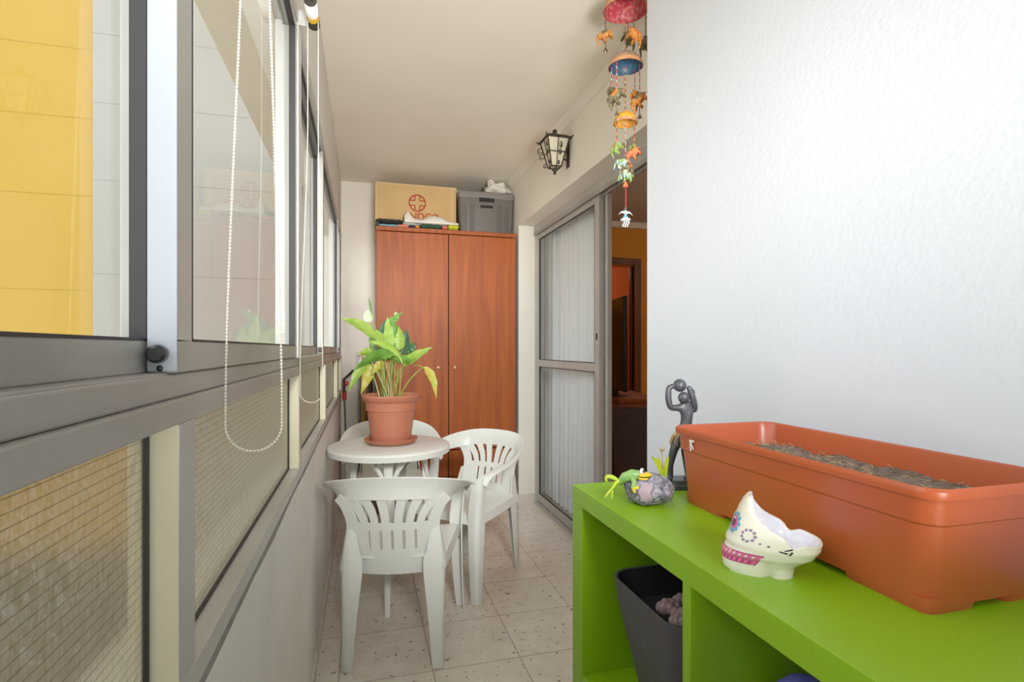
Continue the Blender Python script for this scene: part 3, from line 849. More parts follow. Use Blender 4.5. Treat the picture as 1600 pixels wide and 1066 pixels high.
# ------------------------------------------------------------------ potted peace lily on the table
PX, PY = .133, 2.735
sa = MB().lathe([(0, .0), (.10, 0), (.118, .006), (.131, .024), (.128, .0255), (.115, .012), (.10, .007), (0, .006)], 48)
tag(sa.build('pot_saucer', 'pot', loc=(PX, PY, TZ+.0005)), 'terracotta plastic saucer under the plant pot on the round table', 'saucer')
pp = empty('potted_peace_lily', (PX, PY, TZ+.007), label='terracotta pot with a leafy peace lily plant on the round table', cat='potted plant')
b = MB().lathe([(r_*1.035, z_*1.075) for r_, z_ in [(0, 0), (.088, 0), (.093, .004), (.113, .152), (.117, .155), (.120, .186), (.126, .190), (.137, .205), (.139, .214), (.136, .219), (.129, .216), (.122, .20), (.118, .17), (.118, .15)]], 56); b.build('pot', 'pot', pp)
b = MB().grid(lambda u, v: ((.119*v)*math.cos(2*PI*u), .119*v*math.sin(2*PI*u), .192+.008*noise.noise(Vector((math.cos(2*PI*u)*v*3, math.sin(2*PI*u)*v*3, 0)))), 30, 8, cu=True); b.build('soil', 'soild', pp)
KP = .00322
def lp(px, py, dy=0):       # offsets read off the photo, turned into plant coordinates (dy = towards the back)
    return Vector(((px-606)*KP*.963+dy*.05, dy-(px-606)*KP*.2, .214+(620-py)*KP))
fol = MB()
def leafblade(p0, p1, p2, w, key, roll=0., fold_=.25, base=.08):
    pts = bez([p0, p1, p2], 14); fol.use(key)
    d = (Vector(p2)-Vector(p0)).normalized()
    view = Vector((.15, 1, -.1)).normalized()
    def fn(u, v):
        i = round(u*14); p = pts[i]
        t = (pts[min(14, i+1)]-pts[max(0, i-1)]).normalized()
        sd = t.cross(view)
        if sd.length < .05: sd = Vector((1, 0, 0))
        sd.normalize(); nm = sd.cross(t)
        sd = (sd*math.cos(roll)+nm*math.sin(roll)).normalized(); nm = sd.cross(t)
        x = u
        prof = (math.sin(PI*min(1, x**.75))**.9)*(1-.15*x) if 0 < x < 1 else 0
        o = (2*v-1)
        return p+sd*(o*w*.5*max(prof, .03))+nm*(abs(o)*w*.5*prof*fold_+.004*math.sin(u*22)*abs(o))
    fol.grid(fn, 15, 5)
LV = [((584, 530, .02), (560, 500), (530, 498, -.05), .060, 'l1', .5), ((599, 512, .03), (606, 494), (624, 485, .06), .05, 'l2', .5),
      ((605, 548, -.01), (600, 520), (600, 494, .0), .062, 'l1', .35), ((612, 550, .0), (615, 520), (608, 498, .03), .075, 'l2', -.3),
      ((621, 552, .03), (630, 535), (630, 511, .06), .062, 'l3', -.3), ((627, 548, .06), (640, 538), (646, 534, .1), .05, 'l3', .2),
      ((625, 570, -.03), (640, 552), (669, 541, -.06), .052, 'l1', -.4), ((655, 571, -.05), (673, 580), (674, 618, -.08), .042, 'l4', -.3),
      ((574, 531, -.03), (615, 534), (624, 566, -.08), .042, 'l1', .6), ((613, 560, -.05), (590, 540), (550, 576, -.10), .075, 'l2', .8),
      ((574, 560, -.05), (556, 570), (543, 607, -.09), .05, 'l1', .4), ((577, 566, -.02), (572, 580), (560, 612, -.04), .058, 'l4', .2),
      ((593, 530, .05), (592, 512), (598, 496, .07), .06, 'l3', .3), ((574, 500, .06), (566, 490), (571, 480, .07), .055, 'l5', .0),
      ((566, 552, .04), (578, 540), (600, 548, .02), .06, 'l3', .5), ((630, 560, .07), (640, 545), (640, 530, .12), .055, 'l2', .4),
      ((584, 545, .05), (575, 535), (572, 520, .08), .05, 'l2', .3), ((600, 560, .04), (610, 545), (620, 530, .08), .06, 'l1', .0),
      ((612, 500, .06), (616, 490), (612, 484, .07), .03, 'l5', .2), ((590, 556, -.06), (600, 548), (616, 552, -.07), .06, 'l2', .9),
      ((598, 545, .02), (590, 525), (580, 512, .05), .055, 'l1', .3), ((618, 545, -.02), (622, 528), (618, 508, .0), .055, 'l1', -.4),
      ((608, 562, -.05), (622, 556), (640, 562, -.09), .05, 'l2', -.6), ((580, 552, -.01), (566, 545), (556, 552, -.02), .05, 'l1', .5),
      ((604, 535, .06), (600, 515), (610, 502, .10), .06, 'l2', .2), ((596, 562, -.03), (586, 566), (578, 582, -.06), .045, 'l4', .4)]
for (a, c, e, w, key, roll) in LV:
    leafblade(lp(a[0], a[1], a[2]), lp(c[0], c[1], (a[2]+e[2])/2), lp(e[0], e[1], e[2]), w, key, roll)
fol.build('foliage', None, pp, solid=.0012, angle=60)
st = MB()
for i, (a, c, e, w, key, roll) in enumerate(LV):
    st.use('peto' if i % 4 == 1 else 'pet')
    bx_ = 606+(a[0]-606)*.28+random.uniform(-7, 7); by = random.uniform(-.05, .05)
    st.tube(bez([lp(bx_, 628, by), lp(bx_+(a[0]-bx_)*.35, 590, (by+a[2])/2), lp(a[0], a[1], a[2])], 10), [.0050-.00028*q for q in range(11)], 6)
for i in range(7):
    x = random.uniform(590, 622); y = random.uniform(-.05, .05); st.use('pet' if i % 2 else 'peto')
    st.tube(bez([lp(x, 628, y), lp(x+random.uniform(-6, 6), 600, y), lp(x+random.uniform(-16, 16), 560, y)], 8), [.0052-.0003*q for q in range(9)], 6)
st.use('pet'); st.tube(bez([lp(640, 569, -.04), lp(650, 566, -.05), lp(657, 573, -.05)], 6), .0022, 5)
st.tube(bez([lp(605, 620, .03), lp(590, 540, .05), lp(574, 481, .05)], 10), .0022, 5)
st.build('stems', None, pp)
b = MB().use('l2'); b.tube([lp(574, 482, .05), lp(573, 474, .05), lp(571, 463, .05)], [.004, .0055, .002], 8); b.build('flower_spike', None, pp)

# ------------------------------------------------------------------ clutter in the far left corner
b = MB().use('steel'); b.tube([(0, 0, 0), (0, .0, 1.06)], .012, 12); b.use('pinkp'); b.tube([(0, 0, 1.06), (0, 0, 1.175)], .021, 14); b.use('white'); b.tube([(0, 0, 1.09), (0, 0, 1.13)], .0215, 14, caps=False)
b.use('ink'); b.box(-.010, -.004, -.0225, -.0212, 1.105, 1.15); b.use('white'); b.tube([(0, 0, 1.16), (0, 0, 1.178)], .017, 14)
tag(b.build('cleaning_pole', None, loc=(-.028, 4.46, 0)), 'grey pole with a pale pink and white capped top in the back left corner', 'pole')
gr = empty('reach_grabber', (-.135, 4.42, 0), label='long grey stick with black and red handle leaning in back left corner', cat='grabber')
b = MB().tube([(.02, 0, 0), (-.008, 0, .80)], .006, 8); b.build('shaft', 'steel', gr)
b = MB().use('redpl'); b.tube([(-.008, 0, .80), (-.009, 0, .87)], .016, 10); b.build('red_grip', None, gr)
b = MB().use('blackp'); b.tube([(-.012, -.03, .86), (-.014, -.02, .96), (.02, 0, .99), (.06, 0, 1.03)], .010, 8); b.use('redpl'); b.ell((.008, -.02, .93), (.016, .012, .022)); b.build('handle', None, gr)
wsn = empty('wooden_easel', (.0, 4.40, 0), label='folded yellow wooden frame leaning behind the plant, beside the wardrobe', cat='wooden frame')
for (x0, x1, y0, y1) in ((-.03, .045, 0, .06), (.03, .06, -.04, .05), (-.02, .0, .02, .04)):
    b = MB().tube([(x0, y0, 0), (x1, y1, 1.13)], .013, 4, flat=.7); b.build('bar', 'twood', wsn, smooth=False)
for a_ in ((-.02, .05, .02, .035, .30, .33), (-.01, .06, .035, .05, .75, .78)):
    b = MB().box(*a_); b.build('crossbar', 'twood', wsn)
b = MB().tube([(.05, -.01, 0), (.058, 0, .4), (.062, .02, .8), (.06, .03, 1.10)], [.02, .026, .024, .012], 10)
tag(b.build('bundle', 'dbrown', loc=(-.012, 4.31, 0)), 'dark brown rolled bundle standing between the wooden frame and wardrobe', 'bundle')

# ------------------------------------------------------------------ wall lantern
ln = empty('wall_lantern', (1.155, 2.93, 2.208), rz=PI, label='black wrought iron lantern with glass panes fixed high on the wall', cat='lantern')
CXL = .085
def ring(h, z): return [(CXL-h, -h, z), (CXL+h, -h, z), (CXL+h, h, z), (CXL-h, h, z)]
h0, h1, zb_, zt_ = .030, .066, .045, .20
b = MB()
for sx in (-1, 1):
    for sy in (-1, 1):
        b.tube([(CXL+sx*h0, sy*h0, zb_), (CXL+sx*h1, sy*h1, zt_)], .0045, 6)
for h, z in ((h0, zb_), ((h0+h1)/2, (zb_+zt_)/2), (h1, zt_)):
    r4 = ring(h, z)
    for q in range(4): b.tube([r4[q], r4[(q+1) % 4]], .0035, 6)
for (dx, dy) in ((1, 0), (-1, 0), (0, 1), (0, -1)):
    b.tube([(CXL+dx*h0, dy*h0, zb_), (CXL+dx*h1, dy*h1, zt_)], .003, 6)
b.tube([(CXL-h0, 0, zb_), (CXL, 0, .012), (CXL+h0, 0, zb_)], .004, 6); b.tube([(CXL, -h0, zb_), (CXL, 0, .012), (CXL, h0, zb_)], .004, 6)
b.ell((CXL, 0, .010), .009); b.build('cage', 'iron', ln)
b = MB()
for q in range(4):
    A, B = ring(h0-.002, zb_), ring(h1-.003, zt_)
    b.add([A[q], A[(q+1) % 4], B[(q+1) % 4], B[q]], [(0, 1, 2, 3)])
b.build('lamp_glass', 'milk', ln, smooth=False)
b = MB().loft([ring(.078, .196), ring(.076, .202), ring(.05, .220), ring(.014, .236)], closed_top=True, closed_bot=True); b.ell((CXL, 0, .252), .014)
for sx in (-1, 1):
    for sy in (-1, 1): b.tube([(CXL+sx*.07, sy*.07, .20), (CXL+sx*.085, sy*.085, .211)], [.006, .002], 6)
b.build('roof', 'iron', ln)
for (ox, oy, sx, sy) in ((CXL+h1, h1, 1, 1), (CXL-h1+.01, h1, -.2, 1), (CXL+h1, -h1, 1, -1)):
    for (z, rr) in ((.155, .016), (.118, .015), (.062, .011)):
        k_ = (z-zb_)/(zt_-zb_); hh = h0+(h1-h0)*k_
        pts = []
        for q in range(17):
            a = 2*PI*q/16*1.25-1.2; r_ = rr*(1-.55*q/16)
            o = hh+rr*.6+r_*math.cos(a)
            pts.append((CXL+math.copysign(1, ox-CXL)*o*abs(sx), sy*o, z+r_*1.3*math.sin(a)))
        MB().tube(pts, .0025, 5).build('scroll', 'iron', ln)
b = MB().box(0, .006, -.02, .02, .05, .21); b.tube([(0, 0, .19), (.03, 0, .195)], .006, 8); b.tube([(0, 0, .09), (CXL-.045, 0, .10)], .005, 8); b.build('wall_bracket', 'iron', ln, bevel=.001)

# ------------------------------------------------------------------ elephant wind chime
CX_, CY_ = .912, 1.755
wc = empty('hanging_chime', (CX_, CY_, 1.64), label='long hanging mobile of red, blue and gold domes with cloth elephants', cat='hanging mobile')
def dome(R, h, z, inm, outm, parent):
    b = MB().use(outm)
    b.lathe([(R*math.sin(PI/2*t/8), z+h*math.cos(PI/2*t/8)) for t in range(9)], 30)
    b.use(inm); b.lathe([((R-.002)*math.sin(PI/2*t/8)+.0005, z-.001+(h-.002)*math.cos(PI/2*t/8)) for t in range(9)], 30)
    b.use('band'); b.lathe([(R*.97, z+h*.24), (R+.001, z+.004), (R+.002, z-.001), (R-.001, z-.002)], 30)
    return b.build('dome', None, parent)
Zr, Zb, Zg = .782, .578, .374
dome(.079, .062, Zr, 'redc', 'redo', wc); dome(.061, .050, Zb, 'bluec', 'blueo', wc); dome(.042, .043, Zg, 'goldc', 'goldc', wc)
def beads(p0, p1, keys, parent, r=.0024):
    b = MB(); a, c = Vector(p0), Vector(p1); n = max(2, int((c-a).length/(r*1.7)))
    for i in range(n+1):
        b.use(keys[(i//2) % len(keys)]); b.ell(a.lerp(c, i/n), (r, r, r*.95), 7, 5)
    return b.build('bead_strand', None, parent)
beads((0, 0, .908), (0, 0, Zr+.06), ['beadg', 'beadr'], wc); beads((0, 0, Zr), (0, 0, Zb+.05), ['beadg', 'beadr', 'beadd'], wc); beads((0, 0, Zb), (0, 0, Zg+.043), ['beadr', 'beadg', 'beadd', 'beadg'], wc, .003)
beads((0, 0, Zg), (0, 0, .235), ['beadg', 'beadr', 'beadb'], wc)
def elephant(loc, rz, key, saddle, s=1., tilt=0.):
    b = MB(); b.use(key)
    b.ell((0, 0, 0), (.019, .0115, .0135), 12, 8)
    b.ell((.020, 0, .005), (.0095, .0085, .0095), 10, 7)
    b.tube(bez([(.027, 0, .004), (.034, 0, -.004), (.033, 0, -.016), (.037, 0, -.020)], 6), [.0042, .0038, .0034, .003, .0026, .0024, .002], 7)
    for sy in (-1, 1):
        b.ell((.015, sy*.0105, .004), (.006, .0025, .0085), 8, 6)
        b.tube([(.011, sy*.006, -.006), (.012, sy*.0065, -.022)], [.0046, .0042], 7); b.tube([(-.011, sy*.006, -.006), (-.012, sy*.0065, -.022)], [.0046, .0042], 7)
    b.tube([(-.018, 0, .004), (-.024, 0, -.006)], [.0016, .001], 5)
    b.use(saddle); b.grid(lambda u, v: ((u-.5)*.020, .0125*math.sin((v-.5)*3.4), .0145*math.cos((v-.5)*3.4)-.0002), 4, 9)
    o = b.build('elephant', None, wc, loc=loc, rot=(0, tilt, rz)); o.scale = (s, s, s)
    return o
def hang(ang, R, ztop, zel, key, saddle, keys, rz, s=1., bell=False, tilt=0.):
    x, y = R*math.cos(ang), R*math.sin(ang)
    beads((x, y, ztop), (x, y, zel+.013*s), keys, wc, .0024)
    elephant((x, y, zel), rz, key, saddle, s, tilt)
    if bell:
        b = MB().lathe([(.0, .012), (.003, .012), (.005, .006), (.0085, 0), (.007, 0)], 12, T=Matrix.Translation((x, y, zel-.055*s))); b.tube([(x, y, zel-.012*s), (x, y, zel-.043*s)], .0018, 5); b.build('bell', 'bell', wc)
for (deg, z, k, sd, rz, s) in ((172, .69, 'eor', 'eol', 2.6, 1.05), (-95, .655, 'eor', 'ere', .3, 1.15), (55, .725, 'eol', 'eor', .4, 1.2), (-12, .672, 'eol', 'eor', 1.7, 1.15)):
    hang(math.radians(deg), .074, Zr, z, k, sd, ['beadd', 'beadr', 'beadd'], rz, s*1.05, deg == 172, .5)
for (deg, z, k, sd, rz, s) in ((205, .462, 'eol', 'eor', 2.4, 1.25), (160, .488, 'eol', 'ere', .9, 1.1), (-30, .458, 'eor', 'eol', 2.3, 1.2), (20, .485, 'eor', 'ere', .8, 1.15)):
    hang(math.radians(deg), .05, Zb, z, k, sd, ['beadr', 'beadr', 'beadb'], rz, s*1.05, deg in (205, -30), .75)
for (deg, z, k, sd, rz, s) in ((185, .285, 'egr', 'eor', 1.9, 1.0), (0, .290, 'egr', 'ebl', .6, 1.0), (-60, .262, 'ere', 'eor', 2.6, 1.0)):
    hang(math.radians(deg), .036, Zg, z, k, sd, ['beadd', 'beadr', 'beadg'], rz, s, False, .7)
for (x, y, z, k, sd, rz) in ((-.012, 0, .232, 'ebl', 'egr', 2.2), (.008, -.006, .215, 'eol', 'ere', .5), (-.008, -.008, .192, 'ebl', 'eor', 1.6), (.008, .0, .185, 'egr', 'ebl', 2.8)):
    elephant((x, y, z), rz, k, sd, .95)
b = MB().lathe([(.002, .020), (.006, .014), (.010, .0), (.008, -.002)], 14, T=Matrix.Translation((0, 0, .145))); b.build('bell', 'ere', wc)
b = MB().tube([(0, 0, .15), (.002, 0, .12), (.001, 0, .07)], .0014, 6); b.build('cord', 'beadr', wc)
an = MB().use('beadd'); an.ell((0, 0, .066), .0055); an.use('beadb'); an.ell((0, 0, .056), .0045)
an.use('white')
for s in (-1, 1):
    an.grid(lambda u, v: (s*(.002+.026*u), -.002, .050+.006*math.sin(u*2.6)-.012*u*u+(.010*(1-u))*(v-.6)), 8, 4)
an.use('sky'); an.lathe([(.003, .046), (.008, .036), (.013, .030)], 14); an.use('white'); an.lathe([(.013, .030), (.019, .026), (.014, .022)], 14)
for (x, y) in ((-.006, 0), (.004, .004), (.010, -.003), (0, -.006)):
    an.tube(bez([(x, y, .024), (x+.008, y, .014), (x-.006, y, .010), (x-.004, y, .0)], 8), .0016, 5)
an.build('angel_pendant', None, wc, solid=.0008, angle=60)
b = MB().tube([(0, 0, .80), (0, 0, .91)], .0012, 5); b.build('hook', 'iron', wc)

# ------------------------------------------------------------------ lime green shelf unit
SX0, SX1, SY1, SY0, SZ = .49, .885, 1.216, -.12, .87
sh = empty('shelf_unit', (SX0, SY0, 0), label='lime green open cube shelf unit against the white wall', cat='shelf unit')
L = SY1-SY0; Dp = SX1-SX0
def board(name, *a):
    MB().box(*a).build(name, 'green', sh, smooth=False, bevel=.0012)
board('top_board', 0, Dp, 0, L, SZ-.041, SZ)
board('bottom_board', 0, Dp, 0, L, 0, .04)
board('side_panel', 0, Dp, L-.057, L, .04, SZ-.041); board('side_panel', 0, Dp, 0, .057, .04, SZ-.041)
DV = [.743-SY0, .32-SY0]
prev = L-.057
segs = []
for y in DV+[None]:
    if y is None: y0 = .057
    else:
        board('divider', 0.001, Dp, y-.012, y+.009, .04, SZ-.041); y0 = y+.009
    board('shelf_board', .001, Dp, y0, prev, .405, .44)
    if y is not None: prev = y-.012

# ---- long planter
pl = empty('trough_planter', (.778, .758, SZ), label='long brick red plastic trough planter with dry soil on the green shelf', cat='planter')
HX, HY, PH = .128, .285, .162
def tl(k, z, r=.03): return rrect(HX*k-.0, HY-(1-k)*HX*1.3, r, z, 6)
b = MB()
outer = [(.86, .010), (.862, .012), (.915, .112), (.935, .115), (.945, .134), (.955, .146), (.995, .148), (1.0, .152), (1.0, .158), (.985, .162), (.955, .160)]
inner = [(.93, .150), (.90, .10), (.86, .045)]
b.loft([tl(k, z) for k, z in outer+inner], closed_bot=True)
b.build('tub', 'planter', pl, angle=30)
for sx in (-1, 1):
    for sy in (-1, 1):
        q = MB(); cx_, cy_ = sx*(HX*.86-.045), sy*(HY-.14*HX*1.3-.065)
        q.loft([rrect(.042, .062, .014, 0, 4, cx_, cy_), rrect(.045, .065, .016, .011, 4, cx_, cy_), rrect(.045, .065, .016, .02, 4, cx_, cy_)], closed_bot=True, closed_top=True); q.build('foot', 'planter', pl, angle=30)
def soilf(u, v):
    x = (2*u-1)*HX*.905; y = (2*v-1)*(HY-.012-HX*.08)
    q = max(0, abs(x)/(HX*.905)-.7)/.3; e = max(0, abs(y)-.235)/.04; f = 1-.22*min(q, e) if min(q, e) > 0 else 1
    x *= f; y *= 1-.25*(1-f)
    z = .118+.010*noise.noise(Vector((x*22, y*14, 0)))+.006*noise.noise(Vector((x*70, y*70, 4)))
    return (x, y, z)
b = MB().grid(soilf, 40, 90); b.build('soil', 'soil', pl, angle=70)
b = MB()
for i in range(90):
    x = random.uniform(-.02, .10); y = random.uniform(-.24, .24); a = random.uniform(0, PI); l = random.uniform(.006, .018)
    z = .124+.010*noise.noise(Vector((x*22, y*14, 0)))
    b.tube([(x, y, z), (x+l*math.cos(a), y+l*math.sin(a), z+random.uniform(-.001, .006))], .0007, 4)
o = b.build('straw_litter', 'straw', pl); o['kind'] = 'stuff'
b = MB().use('sticker')
xo = -.1255
b.prism([(0, 0), (.003, .0), (.003, .018), (.016, .021), (.016, .024), (0, .024)], 0, .0008, T=Matrix.Translation((xo+.0012, .215, .1175)) @ Matrix.Rotation(-PI/2, 4, 'Z') @ Matrix.Rotation(.1, 4, 'X'))
b.prism([(.002, .018), (.004, .020), (.012, .006), (.009, .004)], 0, .0008, T=Matrix.Translation((xo+.0012, .215, .1175)) @ Matrix.Rotation(-PI/2, 4, 'Z') @ Matrix.Rotation(.1, 4, 'X'))
b.build('sticker_remnant', None, pl, smooth=False)

# ---- skull ashtray
sk = empty('skull_ashtray', (.576, .666, SZ), rz=math.radians(-40), label='cream ceramic skull ashtray with pink teeth and flower prints on the green shelf', cat='ashtray')
def lerp_tab(tab, z):
    for (z0, v0), (z1, v1) in zip(tab, tab[1:]):
        if z <= z1:
            t = (z-z0)/(z1-z0); t = max(0, t); return v0+(v1-v0)*(t*t*(3-2*t)*.5+t*.5)
    return tab[-1][1]
XF = [(0, -.056), (.006, -.060), (.018, -.061), (.030, -.061), (.040, -.056), (.048, -.056), (.058, -.050), (.075, -.045), (.092, -.038), (.106, -.031), (.114, -.024)]
XB = [(0, .036), (.014, .038), (.018, .042), (.024, .052), (.032, .064), (.045, .072), (.058, .074), (.11, .076)]
YB = [(0, .030), (.010, .033), (.022, .036), (.032, .042), (.045, .047), (.060, .048), (.085, .044), (.114, .036)]
def zrim(th):
    ph = PI-abs((th+PI) % (2*PI)-PI)
    z = .053+.058*min(1, (1+math.cos(ph))/2*1.06)**2.05
    for a in (1.25, -1.25):
        z -= .009*math.exp(-((th-a)/.16)**2)
    return z
def sks(th, z, off=0.):
    xf, xb, yb = lerp_tab(XF, z), lerp_tab(XB, z), lerp_tab(YB, z)
    cx_, a = (xf+xb)/2, (xb-xf)/2
    c, s_ = math.cos(th), math.sin(th)
    e = .82
    x = cx_+math.copysign(abs(c)**e, c)*(a+off); y = math.copysign(abs(s_)**e, s_)*(yb+off)
    # jaw notch behind the mouth
    nk = .010*math.exp(-((x-.004)/.007)**2)*max(0, 1-z/.030)
    y -= math.copysign(nk, y)*min(1, abs(y)/.02)
    # cheek groove above teeth
    g = .0028*math.exp(-((z-.040)/.003)**2)*max(0, -c)
    return Vector((x*(1)+g*.8, y-math.copysign(g, y)*.6, z))
b = MB().use('cer')
NT = 72
loops = []
for i in range(25):
    t = i/24
    loops.append([sks(-PI+2*PI*k/NT, t*zrim(-PI+2*PI*k/NT)) for k in range(NT)])
b.loft(loops, closed_bot=True)
b.use('cer')
rim2 = []
for k in range(NT):
    th = -PI+2*PI*k/NT; p = sks(th, zrim(th), -.0018); p.z += .0012; rim2.append(p)
rim3 = []
for k in range(NT):
    th = -PI+2*PI*k/NT; p = sks(th, zrim(th), -.0042); rim3.append(p)
b.loft([loops[-1], rim2, rim3])
b.use('ceri')
inn = [rim3]
for i in range(1, 10):
    t = i/9
    lp_ = []
    for k in range(NT):
        th = -PI+2*PI*k/NT; z = zrim(th)*(1-t)+.026*t
        p = sks(th, max(z, .046), -.0045); 
        sh_ = (1-t*t*.55)
        p = Vector((.018+(p.x-.018)*sh_, p.y*sh_, z)); lp_.append(p)
    inn.append(lp_)
b.loft(inn, closed_top=True)
b.build('bowl', None, sk, angle=60)
def decal(name, polys):
    q = MB()
    for key, poly in polys:
        q.use(key)
        q.add([sks(th, z, .0005) for th, z in poly], [tuple(range(len(poly)))])
    return q.build(name, None, sk, smooth=False)
def rectp(t0, t1, z0, z1): return [(t0, z0), (t1, z0), (t1, z1), (t0, z1)]
def blob(tc, zc, r, n=10, kt=.022): return [(tc+r/kt*.5*math.cos(2*PI*k/n), zc+r*math.sin(2*PI*k/n)) for k in range(n)]
teeth = []
for row, (z0, z1) in enumerate(((.0180, .0266), (.0272, .0360))):
    for k in range(11):
        t0 = -PI-.30+k*.165+.0; 
        for q in range(2):
            teeth.append(('dpink' if q == 0 else 'pink', rectp(t0+.026*q, t0+.160-.026*q, z0+.0011*q, z1-.0011*q)))
def deca2():
    q = MB()
    for i, (key, poly) in enumerate(teeth):
        q.use(key); q.add([sks(th, z, .0004+.0003*(i % 2)) for th, z in poly], [(0, 1, 2, 3)])
    return q.build('teeth', None, sk, smooth=False)
deca2()
def flower(tc, zc, R, n, kp, kc, kt=.045):
    ps = []
    q = MB()
    def put(key, poly, off):
        q.use(key); q.add([sks(th, z, off) for th, z in poly], [tuple(range(len(poly)))])
    for k in range(n):
        a = 2*PI*k/n
        put(kp, [(tc+(R*math.cos(a)+R*.28*math.cos(w))/kt, zc+R*math.sin(a)+R*.28*math.sin(w)) for w in [2*PI*j/8 for j in range(8)]], .0004)
    put(kc[0], [(tc+R*.78*math.cos(w)/kt, zc+R*.78*math.sin(w)) for w in [2*PI*j/14 for j in range(14)]], .0006)
    put(kc[1], [(tc+R*.45*math.cos(w)/kt, zc+R*.45*math.sin(w)) for w in [2*PI*j/12 for j in range(12)]], .0008)
    return q.build('flower_print', None, sk, smooth=False)
A0 = -PI
flower(A0+.34, .073, .0125, 10, 'sky', ('pink', 'purp'))
flower(A0+1.02, .062, .0080, 9, 'lilac', ('cer', 'cer'))
for (t, z, a, l) in ((1.34, .050, .5, .007), (1.42, .046, -.3, .007), (1.28, .045, 1.2, .006), (1.80, .054, .3, .002), (1.64, .052, .3, .002)):
    tt = -t; q = MB().use('ink')
    q.add([sks(tt+dt/.045, z+dz, .0006) for dt, dz in ((-l/2*math.cos(a)+.0008*math.sin(a), -l/2*math.sin(a)-.0008*math.cos(a)), (l/2*math.cos(a)+.0012*math.sin(a), l/2*math.sin(a)-.0012*math.cos(a)), (l/2*math.cos(a)-.0012*math.sin(a), l/2*math.sin(a)+.0012*math.cos(a)), (-l/2*math.cos(a)-.0008*math.sin(a), -l/2*math.sin(a)+.0008*math.cos(a)))], [(0, 1, 2, 3)])
    q.build('swirl_print', None, sk, smooth=False)

# ---- stone with shoots, frog, statue
rk = empty('stone_planter', (.586, 1.022, SZ), rz=math.radians(-15), label='grey painted stone with yellow green shoots on the far end of the green shelf', cat='stone ornament')
def rockf(u, v):
    a = 2*PI*u; t = PI*(v-.5)*.996
    p = Vector((math.cos(a)*math.cos(t), math.sin(a)*math.cos(t), math.sin(t)))
    k = 1+.16*noise.noise(p*1.6+Vector((3, 1, 0)))+.05*noise.noise(p*5)
    z = p.z*.034*k+.030
    return (p.x*k*.054, p.y*k*.042, max(0, z))
b = MB().use('rock'); b.grid(rockf, 48, 28, cu=True); b.build('stone', None, rk, angle=80)
b = MB().use('rockp')
b.grid(lambda u, v: tuple(Vector(rockf((.66+.075*u+.01*math.sin(v*9)) % 1, .36+.33*v))*1.012), 8, 10); b.build('pink_facet', None, rk)
b = MB().use('ygl')
def blade(base, tip, w, bend):
    pts = bez([base, (Vector(base)+Vector(tip))/2+Vector(bend), tip], 8)
    def fn(u, v):
        i = round(u*8); p = pts[i]; t = (pts[min(8, i+1)]-pts[max(0, i-1)]).normalized(); sd = t.cross(Vector((0, 1, 0))).normalized()
        pr = w*(1-u)**.6*(.7+.6*u)
        return p+sd*pr*(v-.5)+Vector((0, .15*w*(1-abs(2*v-1)), 0))
    b.grid(fn, 9, 5)
blade((.029, -.006, .056), (.002, -.010, .103), .013, (.008, 0, .004)); blade((.031, -.006, .056), (.040, -.008, .105), .013, (-.002, 0, 0)); blade((.030, .002, .056), (.020, .004, .10), .012, (0, 0, 0))
b.build('shoots', None, rk, solid=.001)
b = MB().use('straw'); b.tube([(.031, .003, .056), (.029, .004, .112)], .0012, 6)
for k in range(6):
    a = k*PI/3; b.tube([(.029, .004, .110), (.029+.007*math.cos(a), .004+.007*math.sin(a), .116)], [.002, .0008], 5)
b.tube([(.029, .004, .112), (.029, .004, .126)], [.002, .0006], 5); b.build('dried_flower', None, rk)

fr = empty('frog_figurine', (.560, 1.046, SZ), rz=math.radians(-15), label='green and yellow painted frog figurine lying over the left of the stone', cat='frog ornament')
FZ = .058
b = MB().use('frog'); b.tube([(-.034, -.020, FZ-.014), (-.022, -.024, FZ), (-.006, -.027, FZ+.006), (.008, -.028, FZ+.006)], [.006, .010, .0115, .009], 12)
b.build('body', None, fr, angle=80)
b = MB().use('frogy'); b.ell((.018, -.028, FZ+.006), (.017, .012, .0055), 16, 8); b.ell((.018, -.028, FZ-.001), (.016, .0115, .005), 16, 8); b.use('ink'); b.ell((.019, -.029, FZ+.0025), (.0165, .0118, .0014), 16, 5); b.build('mouth', None, fr, angle=80)
b = MB()
for (x, y) in ((.012, -.034), (.016, -.021)):
    b.use('white'); b.ell((x, y, FZ+.0135), .0048); b.use('ink'); b.ell((x+.002, y-.003, FZ+.0145), .0026)
b.build('eyes', None, fr)
b = MB().use('frog'); b.tube([(-.008, -.034, FZ+.002), (-.006, -.044, FZ-.006), (-.010, -.046, FZ-.018)], [.0065, .005, .004], 8); b.use('frogy')
b.tube([(-.010, -.046, FZ-.017), (.002, -.049, FZ-.016)], [.0035, .003], 6); b.tube([(-.010, -.046, FZ-.017), (-.006, -.050, FZ-.026)], [.0035, .0025], 6); b.build('front_leg', None, fr)
b = MB().use('frogl')
b.tube(bez([(-.034, -.020, FZ-.010), (-.052, -.018, FZ+.006), (-.066, -.020, FZ+.002), (-.060, -.020, FZ-.010)], 10), [.006, .007, .008, .008, .0075, .007, .006, .005, .005, .004, .004], 8, flat=.6)
b.tube(bez([(-.034, -.022, FZ-.010), (-.04, -.022, FZ-.004), (-.046, -.024, FZ-.026), (-.056, -.024, FZ-.030)], 8), [.006, .006, .005, .005, .004, .004, .003, .003, .003], 8, flat=.7)
b.tube([(-.054, -.024, FZ-.030), (-.064, -.026, FZ-.042)], [.003, .0012], 6); b.tube([(-.048, -.024, FZ-.028), (-.050, -.026, FZ-.044)], [.003, .0012], 6)
b.build('hind_leg', None, fr)

